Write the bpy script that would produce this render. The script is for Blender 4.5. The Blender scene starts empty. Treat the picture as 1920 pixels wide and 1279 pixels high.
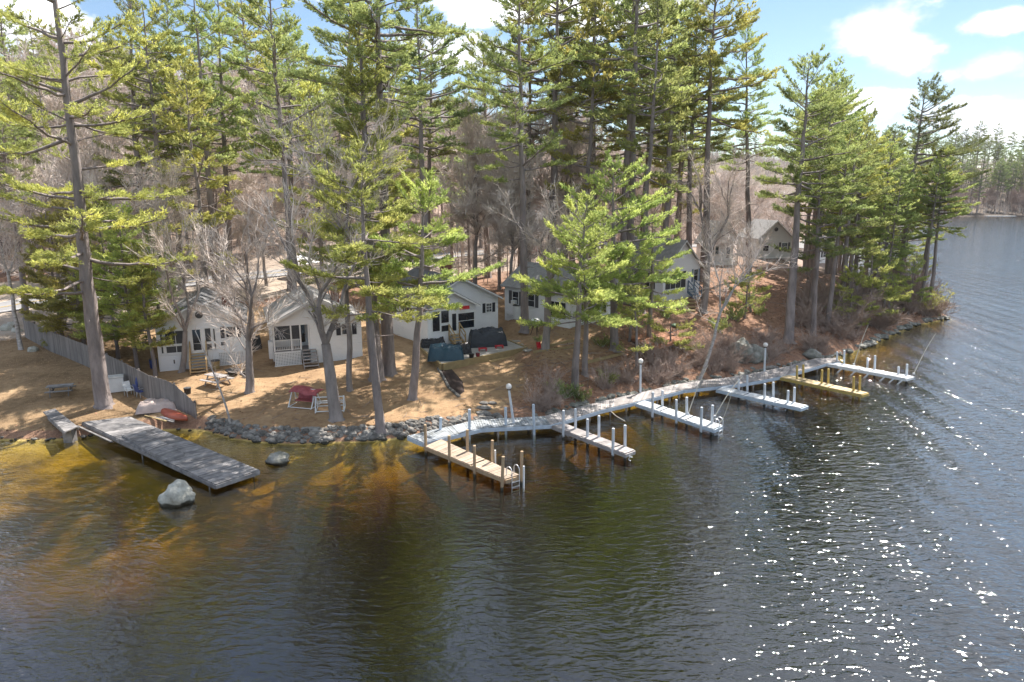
import bpy, math, random
import numpy as np
from mathutils import Vector, Matrix, noise as mnoise

R = math.radians
sc = bpy.context.scene
COL = sc.collection
SUN_AZ, SUN_EL = R(36), R(55)

# ------------------------------------------------------------------ camera model
CAMZ, PITCH, FPX = 15.0, R(12.3), 1280.0
FWD = np.array([0, math.cos(PITCH), -math.sin(PITCH)])
UPV = np.array([0, math.sin(PITCH), math.cos(PITCH)])
CAM = np.array([0, 0, CAMZ])

def ray(px, py):
    d = FWD + np.array([1.0, 0, 0]) * ((px - 960) / FPX) + UPV * (-(py - 639.5) / FPX)
    return d / np.linalg.norm(d)

def onz(px, py, z=0.0):
    d = ray(px, py)
    return CAM + d * ((z - CAMZ) / d[2])

def atY(px, py, Y):
    d = ray(px, py)
    return CAM + d * (Y / d[1])

# ------------------------------------------------------------------ shoreline and terrain
_sp = [(0, 826), (60, 827), (130, 824), (230, 812), (330, 806), (385, 808), (440, 824), (500, 831), (560, 834), (620, 831),
       (690, 829), (740, 824), (800, 812), (900, 802), (1015, 786), (1130, 758), (1200, 741), (1290, 722), (1370, 711),
       (1430, 699), (1480, 688), (1530, 676), (1580, 668), (1626, 651), (1648, 640), (1687, 622), (1713, 611), (1746, 605), (1781, 597)]
SHORE = [tuple(onz(a, b)[:2]) for a, b in _sp]
SHORE = [(-900, -60), (-200, 5), (-110, 28), (-60, 37)] + SHORE + [(55, 88), (57, 100), (61, 130), (72, 170), (98, 225),
         (150, 310), (215, 385), (285, 437), (340, 446), (420, 455), (560, 450), (900, 430), (2500, 380)]
POLY = np.array(SHORE + [(2500, 3000), (-2500, 3000), (-2500, -60)])

def sdist(x, y):
    """signed distance to the shoreline, positive on land"""
    x = np.atleast_1d(np.asarray(x, float)); y = np.atleast_1d(np.asarray(y, float))
    n = len(POLY)
    best = np.full(x.shape, 1e18); inside = np.zeros(x.shape, bool)
    for i in range(n):
        ax, ay = POLY[i]; bx, by = POLY[(i + 1) % n]
        dx, dy = bx - ax, by - ay
        if i < len(SHORE) - 1:
            t = np.clip(((x - ax) * dx + (y - ay) * dy) / (dx * dx + dy * dy), 0, 1)
            best = np.minimum(best, (x - ax - t * dx) ** 2 + (y - ay - t * dy) ** 2)
        c = (ay > y) != (by > y)
        if dy != 0:
            inside ^= c & (x < dx * (y - ay) / dy + ax)
    d = np.sqrt(best)
    return np.where(inside, d, -d)

def smst(a, b, v):
    t = np.clip((v - a) / (b - a), 0, 1)
    return t * t * (3 - 2 * t)

def wob(x, y):
    return (np.sin(x * .31 + y * .17) + np.sin(x * .13 - y * .29 + 1.3) + .5 * np.sin(x * .83 + y * .61 + 2) + .5 * np.sin(-x * .7 + y * .95)) / 3

ROADBED = []   # [xy array, z array] once the road is laid
PADS = []   # (x, y, radius, z): levelled ground under cabins

def H(x, y):
    x = np.atleast_1d(np.asarray(x, float)); y = np.atleast_1d(np.asarray(y, float))
    d = sdist(x, y)
    wall = smst(-25.5, -23, x) * (1 - smst(-4, 0, x))
    low = np.interp(d, [0, .35, 1.2, 10, 24, 42, 52], [0, .22, .45, 1.5, 2.6, 4.2, 4.6])
    lowall = np.interp(d, [0, .5, .9, 10, 24, 42, 52], [0, .45, .68, 1.6, 2.7, 4.2, 4.6])
    high = np.interp(d, [0, .5, 3, 9, 14, 22, 52], [0, .4, 1.3, 3.3, 4.2, 5.6, 6.2])
    far = smst(128, 175, y)
    high = high * (1 - .55 * far)
    k = smst(-3.5, 5, x - .12 * (y - 40))
    z = (low * (1 - wall) + lowall * wall) * (1 - k) + high * k
    z = z + np.maximum(0, d - 54) * .21 * (1 - smst(.3, .62, x / np.maximum(y, 1)) * .9) * (1 - smst(300, 420, y))
    z = np.minimum(z, 42 + wob(x * .2, y * .2) * 5)
    z = z + smst(12, 130, d) * 34 * smst(300, 400, y)
    z = z + smst(.8, 4, d) * wob(x, y) * .10 + smst(1, 6, d) * k * wob(x * 2.3, y * 2.1) * .18
    for (ax, ay, rad, az) in PADS:
        w = 1 - smst(rad * .75, rad * 1.35, np.hypot(x - ax, y - ay))
        z = z * (1 - w) + az * w
    if ROADBED:
        q, qz = ROADBED; m = (d > 20) & (d < 90) & (y < 200)
        if m.any():
            xm, ym = x[m], y[m]; bd = np.full(xm.shape, 1e9); bz = np.zeros(xm.shape)
            for (ax, ay), az in zip(q, qz):
                e = (xm - ax) ** 2 + (ym - ay) ** 2; u = e < bd; bd[u] = e[u]; bz[u] = az
            w = 1 - smst(3.6, 8.0, np.sqrt(bd)); z = z.copy(); z[m] = z[m] * (1 - w) + (bz - .06) * w
    # the lake bed
    kk = smst(-19, -6, x)
    dd = -d
    bed = -(np.interp(dd, [0, .4, 3, 9, 14, 20, 30, 60], [0, .16, .45, .8, 1.25, 2.6, 5.5, 9]) * (1 - kk) +
            np.interp(dd, [0, .6, 3, 8, 16, 40], [0, .35, .9, 2.0, 4.5, 9]) * kk)
    bed = bed + smst(1.0, 4, dd) * wob(x * 1.7, y * 1.9) * .12
    return np.where(d >= 0, z, bed)

def h1(x, y):
    return float(H(x, y)[0])

def G(px, py):
    """where the sight line through a photo pixel meets the terrain"""
    d = ray(px, py)
    t = np.concatenate([np.linspace(20, 140, 1200), np.linspace(140.5, 500, 700)])
    P = CAM[None] + d[None] * t[:, None]
    g = P[:, 2] - np.maximum(H(P[:, 0], P[:, 1]), 0)
    i = int(np.argmax(g <= 0))
    if g[i] > 0:
        return P[-1]
    if i:
        a, b = g[i - 1], g[i]
        tt = t[i - 1] + (t[i] - t[i - 1]) * a / (a - b)
        return CAM + d * tt
    return P[0]

# ------------------------------------------------------------------ object helpers
def tag(o, label=None, cat=None, group=None, kind=None):
    if label: o['label'] = label
    if cat: o['category'] = cat
    if group: o['group'] = group
    if kind: o['kind'] = kind
    return o

def empty(name, loc, rz=0.0, label=None, cat=None, group=None):
    o = bpy.data.objects.new(name, None)
    o.empty_display_size = .3
    COL.objects.link(o)
    o.location = tuple(float(v) for v in loc); o.rotation_euler = (0, 0, rz)
    return tag(o, label, cat, group)

def link(name, me, parent=None, mat=None):
    o = bpy.data.objects.new(name, me)
    COL.objects.link(o)
    if parent is not None: o.parent = parent
    if mat is not None:
        me.materials.clear(); me.materials.append(mat)
    return o

def npmesh(name, V, F, smooth=False):
    V = np.asarray(V, np.float32); F = np.asarray(F, np.int32)
    me = bpy.data.meshes.new(name)
    m, k = F.shape
    me.vertices.add(len(V)); me.vertices.foreach_set('co', V.ravel())
    me.loops.add(m * k); me.loops.foreach_set('vertex_index', F.ravel())
    me.polygons.add(m)
    me.polygons.foreach_set('loop_start', np.arange(0, m * k, k, dtype=np.int32))
    try: me.polygons.foreach_set('loop_total', np.full(m, k, np.int32))
    except Exception: pass
    if smooth: me.polygons.foreach_set('use_smooth', np.ones(m, bool))
    me.update(calc_edges=True); me.validate()
    return me

class MB:
    """collects simple shapes into one mesh"""
    def __init__(s): s.v = []; s.f = []
    def add(s, vs, fs):
        n = len(s.v); s.v += [tuple(float(c) for c in p) for p in vs]; s.f += [tuple(i + n for i in f) for f in fs]; return s
    def box(s, c, size, rz=0.0, M=None):
        hx, hy, hz = size[0] / 2, size[1] / 2, size[2] / 2
        vs = [(-hx, -hy, -hz), (hx, -hy, -hz), (hx, hy, -hz), (-hx, hy, -hz), (-hx, -hy, hz), (hx, -hy, hz), (hx, hy, hz), (-hx, hy, hz)]
        ca, sa = math.cos(rz), math.sin(rz)
        if M is not None: vs = [M @ Vector(p) for p in vs]
        else: vs = [(p[0] * ca - p[1] * sa, p[0] * sa + p[1] * ca, p[2]) for p in vs]
        vs = [(p[0] + c[0], p[1] + c[1], p[2] + c[2]) for p in vs]
        return s.add(vs, [(0, 3, 2, 1), (4, 5, 6, 7), (0, 1, 5, 4), (1, 2, 6, 5), (2, 3, 7, 6), (3, 0, 4, 7)])
    def b2(s, a, b):
        return s.box([(a[i] + b[i]) / 2 for i in range(3)], [abs(b[i] - a[i]) for i in range(3)])
    def beam(s, a, b, w, h):
        a, b = Vector(a), Vector(b); d = b - a; L = d.length
        if L < 1e-6: return s
        x = d / L; up = Vector((0, 0, 1)) if abs(x.z) < .98 else Vector((0, 1, 0))
        y = up.cross(x).normalized(); z = x.cross(y)
        M = Matrix((x, y, z)).transposed()
        return s.box((a + b) / 2, (L, w, h), M=M)
    def prism(s, pts, z0, z1):
        n = len(pts)
        vs = [(p[0], p[1], z0 if len(p) < 3 else p[2] + z0) for p in pts] + [(p[0], p[1], z1 if len(p) < 3 else p[2] + z1) for p in pts]
        return s.add(vs, [tuple(range(n - 1, -1, -1)), tuple(range(n, 2 * n))] + [(i, (i + 1) % n, n + (i + 1) % n, n + i) for i in range(n)])
    def tube(s, pts, rad, n=6, caps=True):
        pts = [Vector(p) for p in pts]
        rs = rad if isinstance(rad, (list, tuple)) else [rad] * len(pts)
        rings = []; ref = None; base = len(s.v)
        for i, p in enumerate(pts):
            t = (pts[min(i + 1, len(pts) - 1)] - pts[max(i - 1, 0)]).normalized()
            if ref is None: ref = Vector((1, 0, 0)) if abs(t.x) < .9 else Vector((0, 1, 0))
            u = t.cross(ref).normalized(); w = u.cross(t); ref = w
            for k in range(n):
                a = 2 * math.pi * k / n
                q = p + (u * math.cos(a) + w * math.sin(a)) * rs[i]
                s.v.append(tuple(q))
        for i in range(len(pts) - 1):
            for k in range(n):
                s.f.append((base + i * n + k, base + i * n + (k + 1) % n, base + (i + 1) * n + (k + 1) % n, base + (i + 1) * n + k))
        if caps:
            s.f.append(tuple(base + k for k in range(n - 1, -1, -1)))
            e = base + (len(pts) - 1) * n
            s.f.append(tuple(e + k for k in range(n)))
        return s
    def ball(s, c, r, nu=10, nv=7, sc=(1, 1, 1), fn=None):
        base = len(s.v)
        for j in range(nv + 1):
            th = math.pi * j / nv
            for i in range(nu):
                ph = 2 * math.pi * i / nu
                d = Vector((math.sin(th) * math.cos(ph), math.sin(th) * math.sin(ph), math.cos(th)))
                k = r * (fn(d) if fn else 1)
                s.v.append((c[0] + d.x * k * sc[0], c[1] + d.y * k * sc[1], c[2] + d.z * k * sc[2]))
        for j in range(nv):
            for i in range(nu):
                a = base + j * nu + i; b = base + j * nu + (i + 1) % nu
                s.f.append((a, a + nu, b + nu, b))
        return s
    def build(s, name, mat, parent=None, smooth=False, label=None):
        me = bpy.data.meshes.new(name)
        me.from_pydata(s.v, [], s.f)
        if smooth: me.polygons.foreach_set('use_smooth', np.ones(len(me.polygons), bool))
        me.update()
        o = link(name, me, parent, mat)
        if label: o['label'] = label
        return o

# ------------------------------------------------------------------ materials
def newmat(name):
    m = bpy.data.materials.new(name); m.use_nodes = True
    nt = m.node_tree; nt.nodes.clear()
    out = nt.nodes.new('ShaderNodeOutputMaterial')
    return m, nt, out

def N(nt, t, **kw):
    n = nt.nodes.new(t)
    for k, v in kw.items():
        if k.startswith('in_'):
            key = k[3:]
            n.inputs[int(key) if key.isdigit() else key].default_value = v
        else: setattr(n, k, v)
    return n

def c4(c): return (c[0], c[1], c[2], 1)

def ramp(nt, fac, stops):
    n = nt.nodes.new('ShaderNodeValToRGB')
    e = n.color_ramp.elements
    while len(e) < len(stops): e.new(.5)
    for i, (p, c) in enumerate(stops):
        e[i].position = p; e[i].color = c4(c) if len(c) == 3 else c
    nt.links.new(fac, n.inputs[0])
    return n.outputs[0]

def mixc(nt, fac, a, b):
    n = nt.nodes.new('ShaderNodeMix'); n.data_type = 'RGBA'
    for s, v in ((0, fac), (6, a), (7, b)):
        if hasattr(v, 'is_output') or isinstance(v, bpy.types.NodeSocket): nt.links.new(v, n.inputs[s])
        elif isinstance(v, (int, float)): n.inputs[s].default_value = v
        else: n.inputs[s].default_value = c4(v)
    return n.outputs[2]

def mth(nt, op, a, b=None, c=None, clamp=False):
    n = nt.nodes.new('ShaderNodeMath'); n.operation = op; n.use_clamp = clamp
    for i, v in enumerate((a, b, c)):
        if v is None: continue
        if isinstance(v, bpy.types.NodeSocket): nt.links.new(v, n.inputs[i])
        else: n.inputs[i].default_value = v
    return n.outputs[0]

def noise(nt, vec, scale, detail=4, rough=.55, dist=0.0):
    n = N(nt, 'ShaderNodeTexNoise'); n.inputs['Scale'].default_value = scale; n.inputs['Detail'].default_value = detail
    n.inputs['Roughness'].default_value = rough; n.inputs['Distortion'].default_value = dist
    if vec is not None: nt.links.new(vec, n.inputs['Vector'])
    return n.outputs['Fac']

def mapping(nt, vec, scale=(1, 1, 1), rot=(0, 0, 0), loc=(0, 0, 0)):
    n = N(nt, 'ShaderNodeMapping'); n.inputs['Scale'].default_value = scale; n.inputs['Rotation'].default_value = rot
    n.inputs['Location'].default_value = loc
    nt.links.new(vec, n.inputs['Vector']); return n.outputs[0]

def simple(name, c1, c2=None, scale=3.0, rough=.7, bump=0.0, bscale=None, metal=0.0, island=0.0, stretch=(1, 1, 1), siding=0.0, spec=.5, world=False, wet=0.0):
    """principled surface with mottled colour, optional per-board variation, bump and lap siding"""
    m, nt, out = newmat(name)
    p = N(nt, 'ShaderNodeBsdfPrincipled')
    p.inputs['Roughness'].default_value = rough; p.inputs['Metallic'].default_value = metal
    p.inputs['Specular IOR Level'].default_value = spec
    tc = N(nt, 'ShaderNodeTexCoord')
    if world:
        gm = N(nt, 'ShaderNodeNewGeometry'); v0 = gm.outputs['Position']
    else: v0 = tc.outputs['Object']
    v = mapping(nt, v0, stretch)
    c2 = c2 or tuple(x * .8 for x in c1)
    f = noise(nt, v, scale, 5, .6)
    col = ramp(nt, f, [(.3, c2), (.7, c1)])
    if island:
        g = N(nt, 'ShaderNodeNewGeometry')
        hs = N(nt, 'ShaderNodeHueSaturation')
        val = mth(nt, 'MULTIPLY_ADD', g.outputs['Random Per Island'], 2 * island, 1 - island)
        nt.links.new(val, hs.inputs['Value']); nt.links.new(col, hs.inputs['Color']); col = hs.outputs[0]
    if wet:   # dark tide mark just above the water
        gw = N(nt, 'ShaderNodeNewGeometry'); sw = N(nt, 'ShaderNodeSeparateXYZ'); nt.links.new(gw.outputs['Position'], sw.inputs[0])
        mw = N(nt, 'ShaderNodeMapRange'); mw.inputs[1].default_value = wet; mw.inputs[2].default_value = wet + .10
        nt.links.new(mth(nt, 'ADD', sw.outputs[2], mth(nt, 'MULTIPLY', mth(nt, 'SUBTRACT', noise(nt, gw.outputs['Position'], 5, 3), .5), .25)), mw.inputs[0])
        col = mixc(nt, mw.outputs[0], (.045, .042, .03), col)
    nt.links.new(col, p.inputs['Base Color'])
    hgt = None
    if bump:
        hgt = mth(nt, 'MULTIPLY', noise(nt, v, bscale or scale * 4, 4, .6), bump)
    if siding:
        sx = N(nt, 'ShaderNodeSeparateXYZ'); nt.links.new(tc.outputs['Object'], sx.inputs[0])
        fr = mth(nt, 'FRACT', mth(nt, 'DIVIDE', sx.outputs[2], siding))
        lap = mth(nt, 'MULTIPLY', mth(nt, 'SUBTRACT', 1.0, fr), .02)
        hgt = lap if hgt is None else mth(nt, 'ADD', hgt, lap)
    if hgt is not None:
        b = N(nt, 'ShaderNodeBump'); b.inputs['Distance'].default_value = 1.0; b.inputs['Strength'].default_value = 1.0
        nt.links.new(hgt, b.inputs['Height']); nt.links.new(b.outputs[0], p.inputs['Normal'])
    nt.links.new(p.outputs[0], out.inputs[0])
    return m

def foliage(name, c1, c2, c3, trans=.45):
    """needles: dull to bright clumps, some yellowed, light passing through"""
    m, nt, out = newmat(name)
    oi = N(nt, 'ShaderNodeObjectInfo'); g = N(nt, 'ShaderNodeNewGeometry')
    f = noise(nt, g.outputs['Position'], .55, 3, .6)
    col = ramp(nt, f, [(.34, c1), (.52, c2), (.70, c3)])
    hs = N(nt, 'ShaderNodeHueSaturation')
    isl = mth(nt, 'MULTIPLY_ADD', g.outputs['Random Per Island'], .5, .85)
    val = mth(nt, 'MULTIPLY', isl, mth(nt, 'MULTIPLY_ADD', oi.outputs['Random'], .35, .82))
    hue = mth(nt, 'MULTIPLY_ADD', oi.outputs['Random'], .035, .482)
    nt.links.new(val, hs.inputs['Value']); nt.links.new(hue, hs.inputs['Hue']); nt.links.new(col, hs.inputs['Color'])
    d = N(nt, 'ShaderNodeBsdfDiffuse'); t = N(nt, 'ShaderNodeBsdfTranslucent'); mx = N(nt, 'ShaderNodeMixShader')
    nt.links.new(hs.outputs[0], d.inputs[0]); nt.links.new(hs.outputs[0], t.inputs[0])
    mx.inputs[0].default_value = trans
    nt.links.new(d.outputs[0], mx.inputs[1]); nt.links.new(t.outputs[0], mx.inputs[2])
    nt.links.new(mx.outputs[0], out.inputs[0])
    return m

# ------------------------------------------------------------------ palette
M_bark = simple('pine_bark', (.35, .295, .28), (.16, .135, .13), 2.2, .95, .06, 9, stretch=(1, 1, .3), world=True)
M_bark2 = simple('grey_bark', (.36, .315, .295), (.18, .155, .148), 2.4, .95, .04, 10, stretch=(1, 1, .35), world=True)
M_birch = simple('birch_bark', (.62, .58, .56), (.22, .19, .18), 3.5, .85, .02, 9, stretch=(1, 1, 2.2), world=True)
M_twig = simple('bare_twigs', (.74, .65, .59), (.53, .45, .40), 1.5, .9, world=True)
M_twig2 = simple('reddish_twigs', (.48, .375, .32), (.31, .235, .20), 1.2, .9, world=True)
M_ndl = foliage('pine_needles', (.24, .29, .12), (.355, .405, .145), (.49, .505, .17), .57)
M_ndlb = foliage('bright_pine_needles', (.28, .335, .11), (.43, .47, .15), (.58, .585, .18), .58)
M_ndld = foliage('dark_pine_needles', (.17, .215, .10), (.25, .29, .12), (.34, .36, .13), .5)
M_ndly = foliage('yellowed_needles', (.31, .33, .115), (.45, .45, .14), (.60, .56, .16), .57)
M_white = simple('white_clapboard', (.86, .86, .87), (.80, .80, .82), 1.2, .55, .002, 20, siding=.13)
M_trim = simple('white_trim', (.82, .82, .82), (.76, .76, .76), 3, .5)
M_glass = simple('window_glass', (.028, .034, .045), (.015, .018, .025), 2, .06, spec=.9)
M_screen = simple('porch_screen', (.055, .058, .065), (.03, .032, .038), 5, .5)
M_shutter = simple('dark_shutter', (.03, .032, .045), (.02, .02, .028), 6, .5)
M_shut2 = simple('charcoal_shutter', (.10, .10, .105), (.07, .07, .075), 6, .6)
M_roofb = simple('grey_shingle_roof', (.36, .35, .34), (.24, .23, .225), 2.4, .9, .015, 24)
M_roofd = simple('dark_shingle_roof', (.17, .17, .18), (.11, .11, .115), 2.0, .9, .015, 24)
M_brick = simple('chimney_brick', (.30, .12, .085), (.17, .07, .055), 9, .9, .01, 30)
M_newwood = simple('new_lumber', (.52, .37, .19), (.40, .27, .13), 4, .7, .004, 22, island=.18)
M_deckwood = simple('weathered_tan_boards', (.46, .36, .27), (.32, .25, .19), 3, .8, .004, 20, island=.22, world=True)
M_tanpost = simple('tan_post_wood', (.52, .37, .22), (.36, .25, .16), 5, .8, .006, 25, stretch=(1, 1, .3), wet=.12)
M_grayboard = simple('grey_weathered_boards', (.42, .385, .37), (.25, .225, .22), 2.5, .85, .004, 18, island=.28, world=True)
M_blueboard = simple('pale_painted_boards', (.43, .46, .50), (.17, .18, .18), 2.2, .75, .003, 18, island=.22, world=True)
M_whiteboard = simple('whitish_deck_boards', (.62, .64, .66), (.38, .40, .42), 2.2, .7, .003, 18, island=.2, world=True)
M_bluewood = simple('pale_blue_painted_wood', (.58, .66, .75), (.43, .50, .58), 4, .65, .003, 20)
M_greypost = simple('pale_grey_post', (.68, .71, .75), (.50, .53, .57), 5, .7, .004, 18, stretch=(1, 1, .4), wet=.10)
M_yellow = simple('yellow_treated_lumber', (.58, .43, .13), (.42, .30, .09), 4, .7, .003, 20, island=.12)
M_yelldeck = simple('yellow_treated_boards', (.62, .49, .29), (.44, .33, .17), 2.2, .7, .003, 20, island=.22, world=True)
M_silver = simple('silvered_old_boards', (.30, .285, .28), (.12, .115, .12), 2.2, .85, .006, 14, island=.30, world=True)
M_fence = simple('grey_fence_boards', (.27, .245, .23), (.175, .16, .155), 1.6, .9, .006, 12, island=.22, stretch=(1, 1, .4), world=True)
M_rock = simple('wall_stone', (.26, .245, .225), (.11, .10, .09), 3.5, .9, .04, 8, island=.45, world=True, wet=.08)
M_boulder = simple('pale_boulder', (.55, .54, .48), (.28, .27, .23), 3.0, .85, .06, 6, world=True, wet=.10)
M_mossrock = simple('mossy_grey_rock', (.31, .30, .275), (.12, .125, .10), 2.2, .9, .07, 5, island=.2, world=True, wet=.07)
M_metal = simple('galvanised_metal', (.70, .71, .73), (.6, .61, .63), 6, .35, metal=.5)
M_whitep = simple('white_plastic', (.80, .81, .82), (.72, .73, .74), 4, .4)
M_globe = simple('frosted_globe', (.85, .82, .78), (.78, .74, .70), 4, .3)
M_black = simple('black_plastic', (.018, .018, .02), (.010, .010, .012), 5, .45)
M_blackbag = simple('black_plastic_sheet', (.02, .021, .026), (.012, .012, .015), 4, .25, .08, 6)
M_tarp = simple('teal_tarpaulin', (.022, .075, .115), (.014, .05, .08), 2, .38, .07, 4)
M_cover = simple('charcoal_cover', (.035, .042, .055), (.02, .024, .033), 2, .35, .10, 4)
M_red = simple('red_fabric', (.45, .12, .13), (.28, .05, .06), 4, .7, .02, 12)
M_redp = simple('bright_red_plastic', (.62, .03, .04), (.5, .02, .03), 4, .4)
M_orange = simple('orange_hull', (.45, .11, .055), (.30, .06, .035), 3, .45)
M_pinkw = simple('faded_tarpaulin', (.60, .48, .43), (.42, .34, .32), 2.4, .7, .06, 5)
M_blue = simple('blue_plastic', (.06, .10, .30), (.04, .06, .2), 4, .5)
M_wrap = simple('white_shrink_wrap', (.86, .86, .86), (.82, .82, .83), 2, .45, .03, 3)
M_car = simple('dark_car_paint', (.03, .033, .04), (.025, .028, .034), 3, .2, spec=.8)
M_carred = simple('dark_red_car_paint', (.24, .03, .045), (.2, .025, .04), 3, .2, spec=.8)
M_rubber = simple('black_rubber', (.02, .02, .02), (.012, .012, .012), 6, .8)
M_odeck = simple('orange_stained_boards', (.42, .19, .10), (.30, .13, .07), 3, .75, .003, 20, island=.15)
M_mulch = simple('dark_mulch', (.055, .032, .026), (.03, .02, .017), 9, .95, .05, 14)
M_pave = simple('patio_concrete', (.46, .43, .39), (.34, .31, .28), 2.2, .9, .006, 14)
M_timber = simple('landscape_timber', (.40, .30, .15), (.27, .20, .10), 3, .85, .006, 16)
M_tan = simple('tan_plaster', (.52, .46, .40), (.45, .40, .35), 1, .8, siding=.2)
M_cream = simple('pale_grey_siding', (.60, .60, .59), (.52, .52, .52), 1, .7, siding=.16)
M_yel = simple('yellow_enamel', (.62, .40, .03), (.5, .3, .03), 4, .5)
M_rope = simple('pale_fibreglass', (.62, .58, .48), (.5, .46, .38), 4, .6)
M_bluetrim = simple('slate_blue_paint', (.16, .23, .32), (.12, .18, .25), 4, .6)
M_green = simple('green_plastic', (.08, .18, .12), (.05, .12, .08), 4, .5)
M_asph = simple('worn_asphalt', (.29, .285, .29), (.235, .23, .235), .5, .9, .004, 30, world=True)
M_ypaint = simple('yellow_road_paint', (.62, .42, .08), (.5, .34, .07), 4, .8)
M_wpaint = simple('white_road_paint', (.72, .71, .69), (.6, .59, .57), 4, .8)
M_leaf = simple('fallen_leaf', (.36, .19, .11), (.20, .10, .065), 3, .9, island=.45, world=True)
M_dryg = simple('dry_grass', (.46, .33, .20), (.34, .235, .135), 2, .9, island=.35, world=True)

# ------------------------------------------------------------------ camera, sun, sky
cd = bpy.data.cameras.new('camera'); cam = bpy.data.objects.new('camera', cd); COL.objects.link(cam)
cd.sensor_width = 36; cd.lens = 24; cd.clip_start = .1; cd.clip_end = 9000
cam.location = (0, 0, CAMZ); cam.rotation_euler = (math.pi / 2 - PITCH, 0, 0)
sc.camera = cam
sl = bpy.data.lights.new('sun', 'SUN'); sl.energy = 3.35; sl.angle = R(.55); sl.color = (1, .94, .86)
so = bpy.data.objects.new('sun', sl); COL.objects.link(so)
sdir = Vector((math.sin(SUN_AZ) * math.cos(SUN_EL), math.cos(SUN_AZ) * math.cos(SUN_EL), math.sin(SUN_EL)))
so.rotation_euler = sdir.to_track_quat('Z', 'Y').to_euler(); so.location = sdir * 200

EXPO = 1.6
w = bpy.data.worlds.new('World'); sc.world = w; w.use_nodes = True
nt = w.node_tree; nt.nodes.clear()
wo = N(nt, 'ShaderNodeOutputWorld')
sky = N(nt, 'ShaderNodeTexSky'); sky.sky_type = 'NISHITA'; sky.sun_disc = False
sky.sun_elevation = SUN_EL; sky.sun_rotation = SUN_AZ; sky.air_density = 1.0; sky.dust_density = .1; sky.ozone_density = 2.2
bg = N(nt, 'ShaderNodeBackground'); bg.inputs[1].default_value = .0515
nt.links.new(sky.outputs[0], bg.inputs[0])
tc = N(nt, 'ShaderNodeTexCoord'); dirv = tc.outputs['Generated']
def vdot(a, b):
    n = nt.nodes.new('ShaderNodeVectorMath'); n.operation = 'DOT_PRODUCT'
    nt.links.new(a, n.inputs[0]); n.inputs[1].default_value = tuple(b); return n.outputs['Value']
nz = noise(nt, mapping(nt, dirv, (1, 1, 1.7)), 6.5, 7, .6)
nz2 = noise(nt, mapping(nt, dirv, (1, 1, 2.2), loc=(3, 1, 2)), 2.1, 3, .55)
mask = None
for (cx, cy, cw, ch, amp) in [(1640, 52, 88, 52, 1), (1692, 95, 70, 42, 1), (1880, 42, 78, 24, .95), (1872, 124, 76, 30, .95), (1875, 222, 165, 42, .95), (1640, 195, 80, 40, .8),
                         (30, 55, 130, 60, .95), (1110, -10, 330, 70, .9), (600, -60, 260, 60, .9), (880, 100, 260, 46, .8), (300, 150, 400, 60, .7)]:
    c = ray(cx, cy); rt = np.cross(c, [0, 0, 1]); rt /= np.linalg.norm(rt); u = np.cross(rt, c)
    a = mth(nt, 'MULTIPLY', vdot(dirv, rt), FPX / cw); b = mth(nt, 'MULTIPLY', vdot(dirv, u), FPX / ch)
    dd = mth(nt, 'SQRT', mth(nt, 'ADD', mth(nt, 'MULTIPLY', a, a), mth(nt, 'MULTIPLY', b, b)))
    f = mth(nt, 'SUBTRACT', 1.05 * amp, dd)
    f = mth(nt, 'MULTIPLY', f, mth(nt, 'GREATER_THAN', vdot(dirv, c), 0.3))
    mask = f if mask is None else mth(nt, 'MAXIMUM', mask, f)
# higher sky, above the picture: unseen white cloud added to brighten fill and water reflections
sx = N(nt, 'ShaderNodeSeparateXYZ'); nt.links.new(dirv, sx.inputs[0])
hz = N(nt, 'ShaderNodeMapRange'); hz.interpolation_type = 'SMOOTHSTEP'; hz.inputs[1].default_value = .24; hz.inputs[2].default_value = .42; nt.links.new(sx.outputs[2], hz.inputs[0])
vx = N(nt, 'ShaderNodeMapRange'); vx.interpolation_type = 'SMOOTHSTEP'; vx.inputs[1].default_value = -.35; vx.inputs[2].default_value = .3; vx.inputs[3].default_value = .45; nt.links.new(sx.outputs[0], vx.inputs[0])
fill_veil = mth(nt, 'MULTIPLY', hz.outputs[0], mth(nt, 'MULTIPLY', mth(nt, 'MULTIPLY_ADD', nz2, 1.25, .05, clamp=True), vx.outputs[0]))
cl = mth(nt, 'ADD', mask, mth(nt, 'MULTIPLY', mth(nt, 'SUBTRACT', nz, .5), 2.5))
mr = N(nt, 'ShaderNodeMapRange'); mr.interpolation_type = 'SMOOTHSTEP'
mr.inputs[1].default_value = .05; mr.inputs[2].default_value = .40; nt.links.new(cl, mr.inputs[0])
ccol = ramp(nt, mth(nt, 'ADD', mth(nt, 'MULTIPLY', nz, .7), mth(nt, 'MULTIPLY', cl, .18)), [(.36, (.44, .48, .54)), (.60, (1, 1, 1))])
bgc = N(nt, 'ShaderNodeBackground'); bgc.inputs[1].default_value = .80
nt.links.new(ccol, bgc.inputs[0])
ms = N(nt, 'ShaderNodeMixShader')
nt.links.new(mth(nt, 'MAXIMUM', mth(nt, 'MULTIPLY', mr.outputs[0], .94), fill_veil), ms.inputs[0]); nt.links.new(bg.outputs[0], ms.inputs[1]); nt.links.new(bgc.outputs[0], ms.inputs[2])
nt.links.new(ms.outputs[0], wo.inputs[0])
sc.view_settings.view_transform = 'Standard'; sc.view_settings.look = 'None'
sc.view_settings.exposure = EXPO; sc.view_settings.gamma = 1
sc.cycles.use_denoising = True; sc.cycles.denoiser = 'OPENIMAGEDENOISE'; sc.cycles.denoising_prefilter = 'ACCURATE'; sc.cycles.denoising_input_passes = 'RGB_ALBEDO_NORMAL'
sc.cycles.max_bounces = 6; sc.cycles.diffuse_bounces = 3; sc.cycles.glossy_bounces = 3; sc.cycles.transmission_bounces = 4
sc.cycles.transparent_max_bounces = 8; sc.cycles.sample_clamp_indirect = 4
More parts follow.
